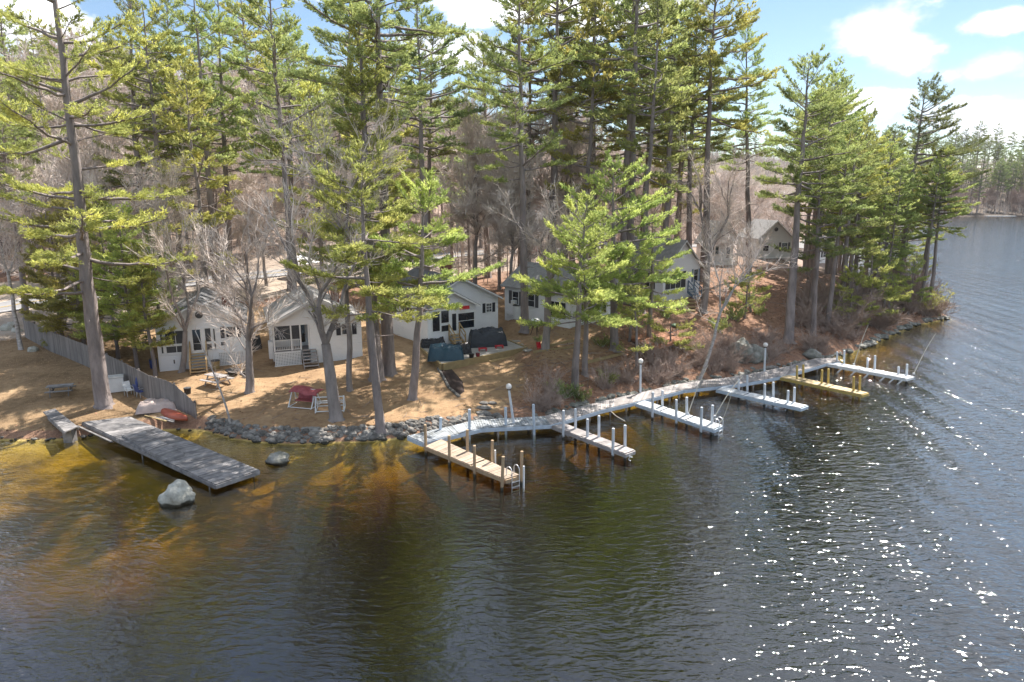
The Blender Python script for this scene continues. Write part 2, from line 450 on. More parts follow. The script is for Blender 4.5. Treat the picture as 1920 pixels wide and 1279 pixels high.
sc.cycles.caustics_reflective = False; sc.cycles.caustics_refractive = False

# ------------------------------------------------------------------ road line
road_px = [(0, 576), (60, 567), (330, 532), (560, 507), (760, 490), (1000, 474), (1200, 462)]
ROAD = [tuple(G(a, b)[:2]) for a, b in road_px]
d0 = (ROAD[0][0] - ROAD[1][0], ROAD[0][1] - ROAD[1][1]); n0 = math.hypot(*d0)
ROAD = [(ROAD[0][0] + d0[0] / n0 * 60, ROAD[0][1] + d0[1] / n0 * 60)] + ROAD
d1 = (ROAD[-1][0] - ROAD[-3][0], ROAD[-1][1] - ROAD[-3][1]); n1 = math.hypot(*d1)
ROAD.append((ROAD[-1][0] + d1[0] / n1 * 40, ROAD[-1][1] + d1[1] / n1 * 40))
def resample(pts, step):
    out = []
    for (a, b) in zip(pts[:-1], pts[1:]):
        L = math.dist(a, b); k = max(1, int(L / step))
        for i in range(k): out.append(tuple(a[j] + (b[j] - a[j]) * i / k for j in range(len(a))))
    out.append(tuple(pts[-1])); return out
def smooth_line(p, it=3):
    p = [list(q) for q in p]
    for _ in range(it):
        q = [p[0]]
        for a, b in zip(p[:-1], p[1:]):
            q.append([.75 * a[j] + .25 * b[j] for j in range(len(a))]); q.append([.25 * a[j] + .75 * b[j] for j in range(len(a))])
        q.append(p[-1]); p = q
    return [tuple(q) for q in p]
ROADS = resample(smooth_line(ROAD), 1.2)
RA = np.array(ROADS)
_P = np.array(ROADS); _T = np.gradient(_P, axis=0); _T /= np.linalg.norm(_T, axis=1)[:, None]; _N = np.stack([-_T[:, 1], _T[:, 0]], 1)
ROADZ = np.mean([H(_P[:, 0] + _N[:, 0] * u, _P[:, 1] + _N[:, 1] * u) for u in (-3.4, -1.7, 0, 1.7, 3.4)], 0)
ROADZ = np.convolve(np.pad(ROADZ, 4, 'edge'), np.ones(9) / 9, 'valid')
ROADBED[:] = [_P, ROADZ]
def road_dist(x, y):
    x = np.atleast_1d(np.asarray(x, float)); y = np.atleast_1d(np.asarray(y, float))
    out = np.full(x.shape, 1e9)
    for q in RA[::3]: out = np.minimum(out, (x - q[0]) ** 2 + (y - q[1]) ** 2)
    return np.sqrt(out)

# ------------------------------------------------------------------ cabins: sites first, so that the ground is level under them
def site(L, Rr, depth, up=0.0, rz=None, W=None):
    a = G(*L); b = G(*Rr)
    if rz is not None: b = np.array([a[0] + W * math.cos(rz), a[1] + W * math.sin(rz), a[2]])
    ux = np.array([b[0] - a[0], b[1] - a[1]]); W = float(np.linalg.norm(ux)); ux /= W
    uy = np.array([-ux[1], ux[0]])
    c = a[:2] + ux * W / 2 + uy * depth / 2
    z = float(min(a[2], b[2])) + up
    PADS.append((c[0], c[1], max(W, depth) * .55, z))
    return dict(o=(a[0], a[1], z), W=W, D=depth, rz=math.atan2(ux[1], ux[0]), ux=ux, uy=uy)
S1 = site((300, 697), (462, 678), 8)
S2 = site((516, 688), (680, 666), 8)
S3 = site((790, 645), (934, 626), 8.5)
S4 = site((1069, 616), (1146, 589), 8.6)
S5 = site((1242, 566), (1310, 551), 6.5)
S6 = site((1338, 498), (1379, 492), 5, .0, .22, 3.5)
S7 = site((1420, 484), (1484, 478), 6, .0, .18, 5.4)
S8 = site((1516, 492), (1592, 486), 6, .0, .18, 6.2)
SITES = [S1, S2, S3, S4, S5, S6, S7, S8]
PADCOPY = list(PADS)

# ------------------------------------------------------------------ terrain sheet with its zones of cover
def axis(*spans):
    out = []
    for a, b, s in spans: out += list(np.arange(a, b, s))
    return np.array(out + [spans[-1][1]])
gx = axis((-1500, -300, 60), (-300, -110, 8), (-110, -60, 2), (-60, 60, .45), (60, 110, 1.2), (110, 360, 5), (360, 1500, 45))
gy = axis((-40, 14, 6), (14, 26, 1.5), (26, 92, .45), (92, 140, 1.2), (140, 300, 4), (300, 480, 6), (480, 2400, 80))
X, Y = np.meshgrid(gx, gy); nx, ny = len(gx), len(gy)
xf, yf = X.ravel(), Y.ravel()
zf = H(xf, yf); df = sdist(xf, yf); rd = road_dist(xf, yf)
zf = zf - .35 * (1 - smst(3.6, 6.5, rd)) * 0
idx = np.arange(nx * ny).reshape(ny, nx)
F = np.stack([idx[:-1, :-1], idx[:-1, 1:], idx[1:, 1:], idx[1:, :-1]], -1).reshape(-1, 4)
me = npmesh('ground', np.stack([xf, yf, zf], 1), F, True)
kbank = smst(-3.0, 1.5, xf - .12 * (yf - 40) + wob(xf * 2, yf * 2) * 1.2)
lawn = (1 - kbank) * smst(.5, 1.3, df) * (1 - smst(26, 34, df))
yard = smst(.5, 2, df) * np.exp(-(((xf - 4) / 6) ** 2 + ((yf - 58) / 8) ** 2)) * .8
gravel = np.clip(smst(16, 22, df) * (1 - smst(3, 7, np.abs(rd - 6) - 3)) * (1 - smst(14, 24, xf)) , 0, 1)
lawn = np.clip(np.maximum(lawn, yard), 0, 1)
green = np.clip((1 - smst(-27, -22, xf + (yf - 44) * .55)) * (1 - smst(20, 30, df)), 0, 1)
att = me.color_attributes.new('zone', 'FLOAT_COLOR', 'POINT')
zc = np.stack([lawn, gravel, green, np.ones_like(lawn)], 1).astype(np.float32)
att.data.foreach_set('color', zc.ravel())
m, nt, out = newmat('ground_cover')
p = N(nt, 'ShaderNodeBsdfPrincipled'); p.inputs['Roughness'].default_value = .95; p.inputs['Specular IOR Level'].default_value = .15
at = N(nt, 'ShaderNodeVertexColor'); at.layer_name = 'zone'
sp = N(nt, 'ShaderNodeSeparateColor'); nt.links.new(at.outputs[0], sp.inputs[0])
g = N(nt, 'ShaderNodeNewGeometry'); P = g.outputs['Position']
n1 = noise(nt, P, .35, 6, .6); n2 = noise(nt, P, 2.6, 6, .65); n3 = noise(nt, P, 14, 4, .7)
tan = ramp(nt, mth(nt, 'ADD', mth(nt, 'MULTIPLY', n1, .55), mth(nt, 'MULTIPLY', n2, .45)), [(.34, (.24, .15, .088)), (.5, (.37, .245, .142)), (.66, (.47, .33, .20))])
lit = ramp(nt, mth(nt, 'ADD', mth(nt, 'MULTIPLY', n2, .5), mth(nt, 'MULTIPLY', n3, .5)), [(.36, (.12, .062, .044)), (.5, (.27, .145, .095)), (.64, (.43, .26, .17))])
lit = mixc(nt, mth(nt, 'MULTIPLY', n1, .5), lit, (.34, .235, .165))
grv = ramp(nt, mth(nt, 'ADD', mth(nt, 'MULTIPLY', n1, .6), mth(nt, 'MULTIPLY', n3, .4)), [(.36, (.34, .27, .21)), (.64, (.50, .42, .35))])
grn = ramp(nt, mth(nt, 'ADD', mth(nt, 'MULTIPLY', n1, .6), mth(nt, 'MULTIPLY', n2, .4)), [(.36, (.19, .125, .07)), (.52, (.31, .21, .122)), (.64, (.42, .29, .17))])
def edged(v, k=.5):
    r = N(nt, 'ShaderNodeMapRange'); r.interpolation_type = 'SMOOTHSTEP'; r.inputs[1].default_value = .3; r.inputs[2].default_value = .7
    nt.links.new(mth(nt, 'ADD', v, mth(nt, 'MULTIPLY', mth(nt, 'SUBTRACT', n2, .5), k)), r.inputs[0]); return r.outputs[0]
c = mixc(nt, edged(sp.outputs[0]), lit, mixc(nt, edged(sp.outputs[2]), tan, grn))
c = mixc(nt, edged(sp.outputs[1]), c, grv)
fz = N(nt, 'ShaderNodeSeparateXYZ'); nt.links.new(P, fz.inputs[0])
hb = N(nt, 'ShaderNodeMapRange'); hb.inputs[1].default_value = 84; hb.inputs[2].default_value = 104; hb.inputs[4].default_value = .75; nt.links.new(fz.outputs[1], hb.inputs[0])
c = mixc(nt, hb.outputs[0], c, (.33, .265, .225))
c = mixc(nt, mth(nt, 'GREATER_THAN', fz.outputs[1], 400.0), c, (.19, .155, .125))
# under water: sand, weed and silt
sz = N(nt, 'ShaderNodeSeparateXYZ'); nt.links.new(P, sz.inputs[0])
wet = N(nt, 'ShaderNodeMapRange'); wet.inputs[1].default_value = .10; wet.inputs[2].default_value = -.02; nt.links.new(sz.outputs[2], wet.inputs[0])
nb = noise(nt, P, .42, 5, .6); 
bed = ramp(nt, nb, [(.32, (.24, .185, .05)), (.45, (.50, .385, .11)), (.60, (.74, .57, .18))])
silt = N(nt, 'ShaderNodeMapRange'); silt.inputs[1].default_value = -.95; silt.inputs[2].default_value = -1.9
nt.links.new(mth(nt, 'ADD', sz.outputs[2], mth(nt, 'MULTIPLY', mth(nt, 'SUBTRACT', nb, .5), 1.2)), silt.inputs[0])
bed = mixc(nt, silt.outputs[0], bed, (.075, .062, .038))
c = mixc(nt, wet.outputs[0], c, bed)
c = mixc(nt, mth(nt, 'MULTIPLY', mth(nt, 'GREATER_THAN', fz.outputs[1], 400.0), mth(nt, 'LESS_THAN', fz.outputs[2], 2.0)), c, (.10, .08, .065))
nt.links.new(c, p.inputs['Base Color'])
b = N(nt, 'ShaderNodeBump'); b.inputs['Distance'].default_value = 1; b.inputs['Strength'].default_value = .9
nt.links.new(mth(nt, 'ADD', mth(nt, 'MULTIPLY', n2, .08), mth(nt, 'MULTIPLY', n3, .045)), b.inputs['Height']); nt.links.new(b.outputs[0], p.inputs['Normal'])
nt.links.new(p.outputs[0], out.inputs[0])
tag(link('ground', me, None, m), kind='structure')

# ------------------------------------------------------------------ the lake
m, nt, out = newmat('lake_water')
g = N(nt, 'ShaderNodeNewGeometry'); P = g.outputs['Position']
# chop: short crests across the wind, longer swell bending into the cove, gusts that roughen and calm it
w1 = noise(nt, mapping(nt, P, (.8, 1.9, 1), (0, 0, R(-10))), 1.45, 2, .5, .6)
w2 = noise(nt, mapping(nt, P, (1.1, 2.3, 1), (0, 0, R(16))), 3.4, 2, .45, .4)
w3 = noise(nt, mapping(nt, P, (1, .16, 1), (0, 0, R(12))), .48, 2, .45, .8)
gust = noise(nt, mapping(nt, P, (1, .35, 1), (0, 0, R(-24))), .09, 3, .5)
sxy = N(nt, 'ShaderNodeSeparateXYZ'); nt.links.new(P, sxy.inputs[0])
op = N(nt, 'ShaderNodeMapRange'); op.interpolation_type = 'SMOOTHSTEP'; op.inputs[1].default_value = -4; op.inputs[2].default_value = 38
op.inputs[3].default_value = .24; op.inputs[4].default_value = .64
nt.links.new(mth(nt, 'ADD', sxy.outputs[0], mth(nt, 'MULTIPLY', sxy.outputs[1], .06)), op.inputs[0])
swl = N(nt, 'ShaderNodeTexWave'); swl.wave_type = 'BANDS'; swl.bands_direction = 'X'; swl.wave_profile = 'SIN'
swl.inputs['Scale'].default_value = .135; swl.inputs['Distortion'].default_value = 2.6; swl.inputs['Detail'].default_value = 2; swl.inputs['Detail Scale'].default_value = .9
nt.links.new(mapping(nt, P, (1, .55, 1), (0, 0, R(14))), swl.inputs['Vector'])
swa = N(nt, 'ShaderNodeMapRange'); swa.interpolation_type = 'SMOOTHSTEP'; swa.inputs[1].default_value = 2; swa.inputs[2].default_value = 16
nt.links.new(sxy.outputs[0], swa.inputs[0])
amp = mth(nt, 'MULTIPLY', op.outputs[0], mth(nt, 'MULTIPLY_ADD', gust, 1.1, .5))
hh = mth(nt, 'ADD', mth(nt, 'ADD', mth(nt, 'MULTIPLY', w1, .145), mth(nt, 'MULTIPLY', w2, .046)), mth(nt, 'MULTIPLY_ADD', swl.outputs['Fac'], mth(nt, 'MULTIPLY', swa.outputs[0], .085), mth(nt, 'MULTIPLY', w3, mth(nt, 'MULTIPLY', op.outputs[0], .38))))
hh = mth(nt, 'MULTIPLY', hh, amp)
bp = N(nt, 'ShaderNodeBump'); bp.inputs['Distance'].default_value = 1.0; bp.inputs['Strength'].default_value = 1.0
nt.links.new(hh, bp.inputs['Height'])
lw = N(nt, 'ShaderNodeLayerWeight'); lw.inputs[0].default_value = .5; nt.links.new(bp.outputs[0], lw.inputs['Normal'])
refl = mth(nt, 'MULTIPLY_ADD', mth(nt, 'POWER', lw.outputs['Facing'], 2.6), .90, .10)
gl = N(nt, 'ShaderNodeBsdfGlossy'); gl.inputs['Roughness'].default_value = .06; nt.links.new(bp.outputs[0], gl.inputs['Normal'])
tr = N(nt, 'ShaderNodeBsdfTransparent'); tr.inputs[0].default_value = (.93, .93, .90, 1)
mx = N(nt, 'ShaderNodeMixShader'); nt.links.new(refl, mx.inputs[0]); nt.links.new(tr.outputs[0], mx.inputs[1]); nt.links.new(gl.outputs[0], mx.inputs[2])
nt.links.new(mx.outputs[0], out.inputs[0])
va = N(nt, 'ShaderNodeVolumeAbsorption'); va.inputs['Color'].default_value = (.675, .575, 0, 1); va.inputs['Density'].default_value = 1.35
nt.links.new(va.outputs[0], out.inputs['Volume'])
lk = MB(); lk.add([(-1500, -60, 0), (2500, -60, 0), (2500, 900, 0), (-1500, 900, 0)], [(0, 1, 2, 3)])
tag(lk.build('water', m), kind='structure')

# road sheets
def strip(name, line, off, half, lift, mat, dash=None):
    V = []; Fq = []
    P2 = np.array(line); T = np.gradient(P2, axis=0); T /= np.linalg.norm(T, axis=1)[:, None]
    Nn = np.stack([-T[:, 1], T[:, 0]], 1)
    us = np.linspace(off - half, off + half, 7 if half > 1 else 2)
    for i in range(len(P2)):
        for uu in us:
            q = P2[i] + Nn[i] * uu
            V.append((q[0], q[1], 0))
    V = np.array(V); V[:, 2] = np.repeat(ROADZ, len(us)) + lift
    k = len(us)
    for i in range(len(P2) - 1):
        for j in range(k - 1): Fq.append((i * k + j + 1, i * k + j, (i + 1) * k + j, (i + 1) * k + j + 1))
    return tag(link(name, npmesh(name, V, Fq, True), None, mat), kind='structure')
strip('road', ROADS, 0, 3.4, .05, M_asph)
strip('road_centre_line', ROADS, .12, .06, .075, M_ypaint)
strip('road_centre_line', ROADS, -.12, .06, .075, M_ypaint)
strip('road_edge_line', ROADS, 3.05, .06, .12, M_wpaint)
strip('road_edge_line', ROADS, -3.05, .06, .12, M_wpaint)

# ------------------------------------------------------------------ trees
def frusta(P0, P1, R0, R1, n):
    P0 = np.asarray(P0, float); P1 = np.asarray(P1, float); R0 = np.asarray(R0, float); R1 = np.asarray(R1, float)
    d = P1 - P0; L = np.linalg.norm(d, axis=1, keepdims=True); d = d / np.maximum(L, 1e-6)
    ref = np.where(np.abs(d[:, 2:3]) < .9, np.array([[0, 0, 1.0]]), np.array([[1.0, 0, 0]]))
    u = np.cross(d, ref); u /= np.linalg.norm(u, axis=1, keepdims=True); v = np.cross(d, u)
    a = np.arange(n) * 2 * np.pi / n
    ring = u[:, None, :] * np.cos(a)[None, :, None] + v[:, None, :] * np.sin(a)[None, :, None]
    A = P0[:, None] + ring * R0[:, None, None]; B = P1[:, None] + ring * R1[:, None, None]
    m = len(P0)
    V = np.concatenate([A, B], 1).reshape(-1, 3)
    k = np.arange(n); k2 = (k + 1) % n
    base = (np.arange(m) * 2 * n)[:, None]
    F = np.stack([base + k, base + k2, base + n + k2, base + n + k], -1).reshape(-1, 4)
    return V, F

def needles(rs, Pn, Dn, per, ln, wd, cone, up):
    """triangular needle bundles fanned round each tuft"""
    P = np.repeat(np.asarray(Pn, float), per, 0); D = np.repeat(np.asarray(Dn, float), per, 0)
    m = len(P)
    d = D + rs.normal(0, cone, (m, 3)); d[:, 2] += up; d /= np.linalg.norm(d, axis=1, keepdims=True)
    s = np.cross(d, rs.normal(0, 1, (m, 3))); s /= np.linalg.norm(s, axis=1, keepdims=True)
    L = ln * rs.uniform(.65, 1.25, (m, 1)); W = wd * rs.uniform(.7, 1.3, (m, 1))
    P = P + rs.normal(0, .05, (m, 3))
    mid = P + d * L * .45
    V = np.stack([P - s * W * .25, P + d * L, mid + s * W], 1)
    V = V.reshape(-1, 3)
    return V, np.arange(m * 3).reshape(-1, 3)

def bole(rs, path, rad, n=11):
    """one continuous, slightly fluted trunk with a root flare"""
    p = np.vstack([path[:1], path[:1] + (path[1:2] - path[:1]) * .22, path[1:]]); r = np.concatenate([[rad[0] * 1.18], [rad[1] * 1.12], rad[1:]])
    a = np.arange(n) * 2 * np.pi / n; m = len(p)
    f = 1 + .05 * np.sin(a * 3 + rs.uniform(0, 6)) + .04 * np.sin(a * 5 + rs.uniform(0, 6))
    k = r[:, None] * (1 + (f - 1)[None] * np.linspace(3.0, .8, m)[:, None] ** 1.0) * (1 + rs.normal(0, .02, (m, n)))
    V = np.stack([p[:, 0:1] + k * np.cos(a), p[:, 1:2] + k * np.sin(a), np.repeat(p[:, 2:3], n, 1)], -1).reshape(-1, 3)
    i = (np.arange(m - 1) * n)[:, None]; j = np.arange(n); j2 = (j + 1) % n
    return V, np.stack([i + j, i + j2, i + n + j2, i + n + j], -1).reshape(-1, 4)

def trunk_path(rs, H_, lean, step=1.2, wig=.05):
    n = max(4, int(H_ / step)); t = np.linspace(0, 1, n + 1)
    off = np.cumsum(rs.normal(0, wig, (n + 1, 2)), 0); off -= off[0]
    p = np.zeros((n + 1, 3)); p[:, 2] = t * H_
    p[:, 0] = lean[0] * t * H_ + off[:, 0]; p[:, 1] = lean[1] * t * H_ + off[:, 1]
    return t, p

def pine_mesh(seed, H_, r, c0, W, lean=(0, 0), dens=1.3, per=9, snag=.5, cone=False, wind=None, low=None, nl=.26, nw=.052, gap=.0, step=1.0):
    """trunk and limbs, and the needles they carry"""
    rs = np.random.RandomState(seed)
    t, path = trunk_path(rs, H_, lean)
    rad = r * (1 - t) ** .85 + .025; rad[0] *= 1.45
    V, F = bole(rs, path, rad)
    at = lambda z: np.array([np.interp(z / H_, t, path[:, k]) for k in range(3)])
    S0, S1, Q0, Q1 = [], [], [], []; TP, TD = [], []
    z = H_ * c0 * .45; zc = H_ * c0
    while z < H_ - .25:
        tt = (z - zc) / (H_ - zc)
        live = tt >= 0
        k = rs.randint(3, 6) if live else rs.randint(0, 3)
        if live and rs.rand() < gap: k = 1
        a0 = rs.uniform(0, 6.28)
        for b in range(k):
            az = a0 + b * 6.283 / max(k, 1) + rs.normal(0, .35)
            if live:
                if cone: shape = (1 - tt) ** .85 * (.55 + .45 * min(1, tt / .12)) * rs.uniform(.75, 1.1)
                else: shape = 1.12 * (1 - tt) ** .52 * (.6 + .4 * min(1, tt / .3)) * rs.uniform(.55, 1.2)
                L = W * shape + .35
            else:
                if rs.rand() > snag: continue
                L = W * rs.uniform(.15, .5)
            el = np.interp(tt, [0, .25, .7, 1], [-.10, .03, .26, .8]) + rs.normal(0, .16)
            if not live: el = rs.normal(-.05, .2)
            if wind is not None and live:
                dw = math.cos(az - wind[0]); L *= 1 + wind[1] * dw
                az -= math.sin(az - wind[0]) * wind[1] * .7
            dirh = np.array([math.cos(az), math.sin(az), 0])
            n = max(3, int(L / .7)); q = [at(min(z + rs.normal(0, .22) * step, H_ - .2))]; sag = rs.uniform(-.05, .10) * (1 if live else 2)
            for i in range(n):
                s = (i + 1) / n
                e = el - sag * math.sin(s * 3.1) + .30 * s * s * (1 if live else .3)
                dd = dirh * math.cos(e) + np.array([0, 0, math.sin(e)]) + rs.normal(0, .09, 3)
                q.append(q[-1] + dd * L / n)
            q = np.array(q); br = max(.02, .013 * L + .008) * (1.5 if L > 4 else 1)
            rr = br * (1 - np.linspace(0, 1, n + 1) * .85)
            S0 += list(q[:-1]); S1 += list(q[1:]); Q0 += list(rr[:-1]); Q1 += list(rr[1:])
            if not live: continue
            # side shoots carrying tufts
            m = max(3, int(L * 4.2 * dens))
            side = np.array([-dirh[1], dirh[0], 0])
            for j in range(m):
                s = rs.uniform(.32, 1) if L > 1.8 else rs.uniform(.15, 1)
                f = s * n; i0 = min(int(f), n - 1); p0 = q[i0] + (q[i0 + 1] - q[i0]) * (f - i0)
                ax = q[i0 + 1] - q[i0]; ax /= np.linalg.norm(ax)
                tl = (.30 * L * (1.12 - s) + .35) * rs.uniform(.6, 1.2); tl = min(tl, 1.7)
                sg = 1 if rs.rand() < .5 else -1
                d = ax * rs.uniform(.5, 1.0) + side * sg * rs.uniform(.3, 1.0) + np.array([0, 0, rs.uniform(-.02, .35)])
                d /= np.linalg.norm(d); p1 = p0 + d * tl
                S0.append(p0); S1.append(p1); Q0.append(.014); Q1.append(.006)
                kk = max(2, int(tl / .22))
                for u in np.linspace(.3, 1, kk): TP.append(p0 + d * tl * u); TD.append(d)
            TP.append(q[-1]); TD.append(q[-1] - q[-2])
        z += step * rs.uniform(.6, 1.35) * (1 if live else 1.3) * (.55 if cone else 1)
    if S0:
        v2, f2 = frusta(S0, S1, Q0, Q1, 4); F = np.vstack([F, f2 + len(V)]); V = np.vstack([V, v2])
    D = np.array(TD); D /= np.linalg.norm(D, axis=1, keepdims=True)
    NV, NF = needles(rs, TP, D, per, nl, nw, .42, .22)
    return npmesh('trunk', V, F, True), npmesh('crown', NV, NF)

def bare_mesh(seed, H_, r, fork=.35, spread=.5, lean=(0, 0), levels=4, tw=1.0, stems=1, twl=.8, tww=.022, path=None, low=0):
    """forking leafless tree: limbs in the trunk mesh, fine twigs in the crown mesh"""
    rs = np.random.RandomState(seed)
    S0, S1, Q0, Q1 = [], [], [], []; B0, B1, C0, C1 = [], [], [], []; TP, TD = [], []; boles = []
    def grow(p, d, L, rad, lev):
        n = max(2, int(L / .8)); q = p
        for i in range(n):
            d = d + rs.normal(0, .10 + .03 * lev, 3); d[2] += .035 * lev; d /= np.linalg.norm(d)
            r0 = rad * (1 - .45 * i / n); r1 = rad * (1 - .45 * (i + 1) / n); e = q + d * L / n
            (S0 if lev < 3 else B0).append(q); (S1 if lev < 3 else B1).append(e)
            (Q0 if lev < 3 else C0).append(r0); (Q1 if lev < 3 else C1).append(r1)
            if lev >= 1 and rs.rand() < .55 and lev < levels:
                a = rs.normal(0, 1, 3); a -= d * a.dot(d); a /= np.linalg.norm(a)
                dd = d * .65 + a * rs.uniform(.6, 1.0); dd[2] += .12; dd /= np.linalg.norm(dd)
                grow(q, dd, L * rs.uniform(.35, .6), max(r0 * .45, .007), lev + 1)
            if lev >= 2:
                for _ in range(max(1, int(2 * tw))): TP.append(q + (e - q) * rs.rand()); TD.append(d)
            q = e
        if lev < levels:
            k = 2 if rs.rand() < .65 else 3
            for i in range(k):
                a = rs.normal(0, 1, 3); a -= d * a.dot(d); a /= np.linalg.norm(a)
                dd = d + a * spread * rs.uniform(.6, 1.3); dd /= np.linalg.norm(dd)
                grow(q, dd, L * rs.uniform(.55, .85), rad * .55 * rs.uniform(.8, 1.1), lev + 1)
    for sidx in range(stems):
        if stems == 1: d = np.array([lean[0], lean[1], 1.0])
        else:
            a = sidx * 6.283 / stems + rs.uniform(0, .6); d = np.array([lean[0] + .16 * math.cos(a), lean[1] + .16 * math.sin(a), 1.0])
        d /= np.linalg.norm(d)
        t0 = H_ * fork; n = max(4, int(t0 / 1.0)); q = np.array([0.0, 0, 0]); bp_, br_ = [q], [r * 1.35]
        for i in range(n):
            dd = d + rs.normal(0, .05, 3); dd /= np.linalg.norm(dd); e = q + dd * t0 / n
            f0 = r * (1 - .3 * i / n) * (1.35 if i == 0 else 1); f1 = r * (1 - .3 * (i + 1) / n)
            bp_.append(e); br_.append(f1)
            if low and i >= 1 and rs.rand() < low:
                a = rs.uniform(0, 6.28); grow(q, np.array([math.cos(a), math.sin(a), rs.uniform(.0, .5)]), H_ * .16, r * .22, 2)
            q = e
        boles.append(bole(rs, np.array(bp_), np.array(br_)))
        k = 3 if H_ > 6 else 2
        for i in range(k):
            a = i * 6.283 / k + rs.uniform(0, 1); dd = d + np.array([math.cos(a), math.sin(a), 0]) * spread * rs.uniform(.5, 1.1); dd /= np.linalg.norm(dd)
            grow(q, dd, H_ * (1 - fork) * .42 * rs.uniform(.8, 1.15), r * .52, 1)
    V, F = frusta(S0, S1, Q0, Q1, 7)
    for bv, bf in boles: F = np.vstack([F, bf + len(V)]); V = np.vstack([V, bv])
    tm = npmesh('trunk', V, F, True)
    V, F = frusta(B0, B1, C0, C1, 3) if B0 else (np.zeros((0, 3)), np.zeros((0, 4), int))
    D = np.array(TD); D /= np.linalg.norm(D, axis=1, keepdims=True)
    nv, nf = needles(rs, TP, D, 3, twl, tww, .55, .25)
    # quads as two triangles so that twigs and branchlets share one mesh
    F3 = np.vstack([F[:, [0, 1, 2]], F[:, [0, 2, 3]], nf + len(V)]) if len(F) else nf
    cm = npmesh('crown', np.vstack([V, nv]), F3)
    return tm, cm

def plant(name, meshes, mats, loc, rz=0.0, s=1.0, label=None, cat='tree', group=None):
    t = empty(name, loc, rz, label, cat, group); t.scale = (s, s, s)
    o1 = bpy.data.objects.new('trunk', meshes[0]); o2 = bpy.data.objects.new('crown', meshes[1])
    for o, m in ((o1, mats[0]), (o2, mats[1])):
        COL.objects.link(o); o.parent = t
        if not o.data.materials: o.data.materials.append(m)
        elif o.data.materials[0] != m:
            o.material_slots[0].link = 'OBJECT'; o.material_slots[0].material = m
    return t

def at_px(px, py, via=None):
    """foot of a tree on the terrain and its sideways lean per metre, from a second point on its trunk"""
    b = G(px, py)
    if via is None: return b, (0, 0)
    q = atY(via[0], via[1], b[1])
    return b, ((q[0] - b[0]) / max(q[2] - b[2], .5), 0)

OCC = []   # (x, y, r) taken ground
for px_, py_, r_ in ((1000, 440, 9), (1297, 404, 7), (1155, 455, 6), (585, 500, 5), (690, 490, 4.5), (1012, 472, 4)):
    _q = G(px_, py_); OCC.append((_q[0], _q[1] + r_ * .4, r_))
def hero_pine(seed, base, via, H_, r, c0, W, mat, label, name='pine_tree', **kw):
    b, ln = at_px(base[0], base[1], via)
    OCC.append((b[0], b[1], 1.5))
    return plant(name, pine_mesh(seed, H_, r, c0, W, ln, **kw), (M_bark, mat), (b[0], b[1], b[2] - .15), label=label)
def hero_bare(seed, base, via, H_, r, label, mats=None, name='bare_tree', **kw):
    b, ln = at_px(base[0], base[1], via)
    OCC.append((b[0], b[1], 1.2))
    return plant(name, bare_mesh(seed, H_, r, lean=ln, **kw), mats or (M_bark2, M_twig), (b[0], b[1], b[2] - .12), label=label)

# -- pines that stand out
hero_pine(11, (197, 760), (130, 200), 31, .46, .24, 6.6, M_ndly, 'huge dark-trunked pine with long open limbs, at the lake end of the grey board fence', dens=1.0, gap=.3, step=1.25, snag=.8)
hero_pine(12, (266, 585), (256, 200), 31, .42, .36, 5.6, M_ndl, 'tall pine with thick dark trunk rising behind the bushy evergreens by the fence', dens=.9)
hero_pine(13, (50, 600), (24, 430), 23, .26, .5, 3.4, M_ndl, 'slim dark pine at the road end of the grey fence, beside a white birch')
hero_pine(14, (706, 712), (692, 330), 25, .50, .26, 4.9, M_ndlb, 'thick-trunked bright green conical pine right of the second cabin', cone=True, dens=1.7)
hero_pine(15, (730, 700), (724, 450), 33, .46, .60, 6.4, M_ndl, 'tall pine close behind the bright conical pine, its trunk nearly touching it', dens=1.1, snag=.2)
hero_pine(16, (714, 806), (704, 640), 17, .24, .42, 4.4, M_ndlb, 'slender bare-stemmed pine growing out of the stone lake wall', snag=.2, dens=1.8)
hero_pine(17, (773, 748), (786, 480), 14.5, .27, .36, 5.0, M_ndlb, 'lone straight pine on the sandy lawn left of the dark mulch bed', snag=.3, dens=1.8)
hero_pine(18, (985, 620), (974, 300), 31, .36, .42, 5.4, M_ndl, 'tall straight pine between the third cabin and the long white cabin', gap=.15)
hero_pine(19, (916, 520), (905, 200), 30, .40, .44, 5.2, M_ndl, 'tall brown-trunked pine behind the red chimney of the third cabin')
hero_pine(20, (1072, 500), (1070, 200), 31, .42, .40, 5.2, M_ndl, 'tall pine with a thick dark trunk behind the roof of the long white cabin', gap=.15)
hero_pine(21, (1172, 505), (1186, 110), 33, .42, .38, 7.0, M_ndl, 'highest pine, with long level limbs and a kinked dark trunk, behind the bright pines', gap=.2, step=1.05)
hero_pine(22, (1077, 738), (1087, 440), 13.2, .26, .34, 4.2, M_ndlb, 'bright green pine standing lowest on the bank, between the first and second globe lamps', dens=1.7)
hero_pine(23, (1097, 702), (1104, 470), 11.5, .22, .36, 4.2, M_ndlb, 'bright green pine just up the bank behind the lowest one', dens=1.7)
hero_pine(24, (1153, 655), (1151, 430), 15, .33, .24, 5.8, M_ndlb, 'stout bright green pine with wide low boughs beside the orange deck', dens=1.35)
hero_pine(25, (1194, 690), (1196, 620), 6.0, .12, .12, 2.6, M_ndlb, 'young bright green pine sapling below the orange deck', name='pine_sapling', per=6)
hero_pine(26, (1180, 640), (1184, 560), 6.5, .11, .20, 2.4, M_ndlb, 'thin young pine growing against the left edge of the orange deck', name='pine_sapling')
hero_pine(27, (1477, 640), (1507, 160), 25, .40, .48, 5.2, M_ndl, 'tall dark straight pine on the bank behind the last globe lamp', gap=.12)
hero_pine(28, (1524, 628), (1536, 380), 18, .24, .36, 3.8, M_ndld, 'dark mid-height pine just right of the tall dark one on the bank')
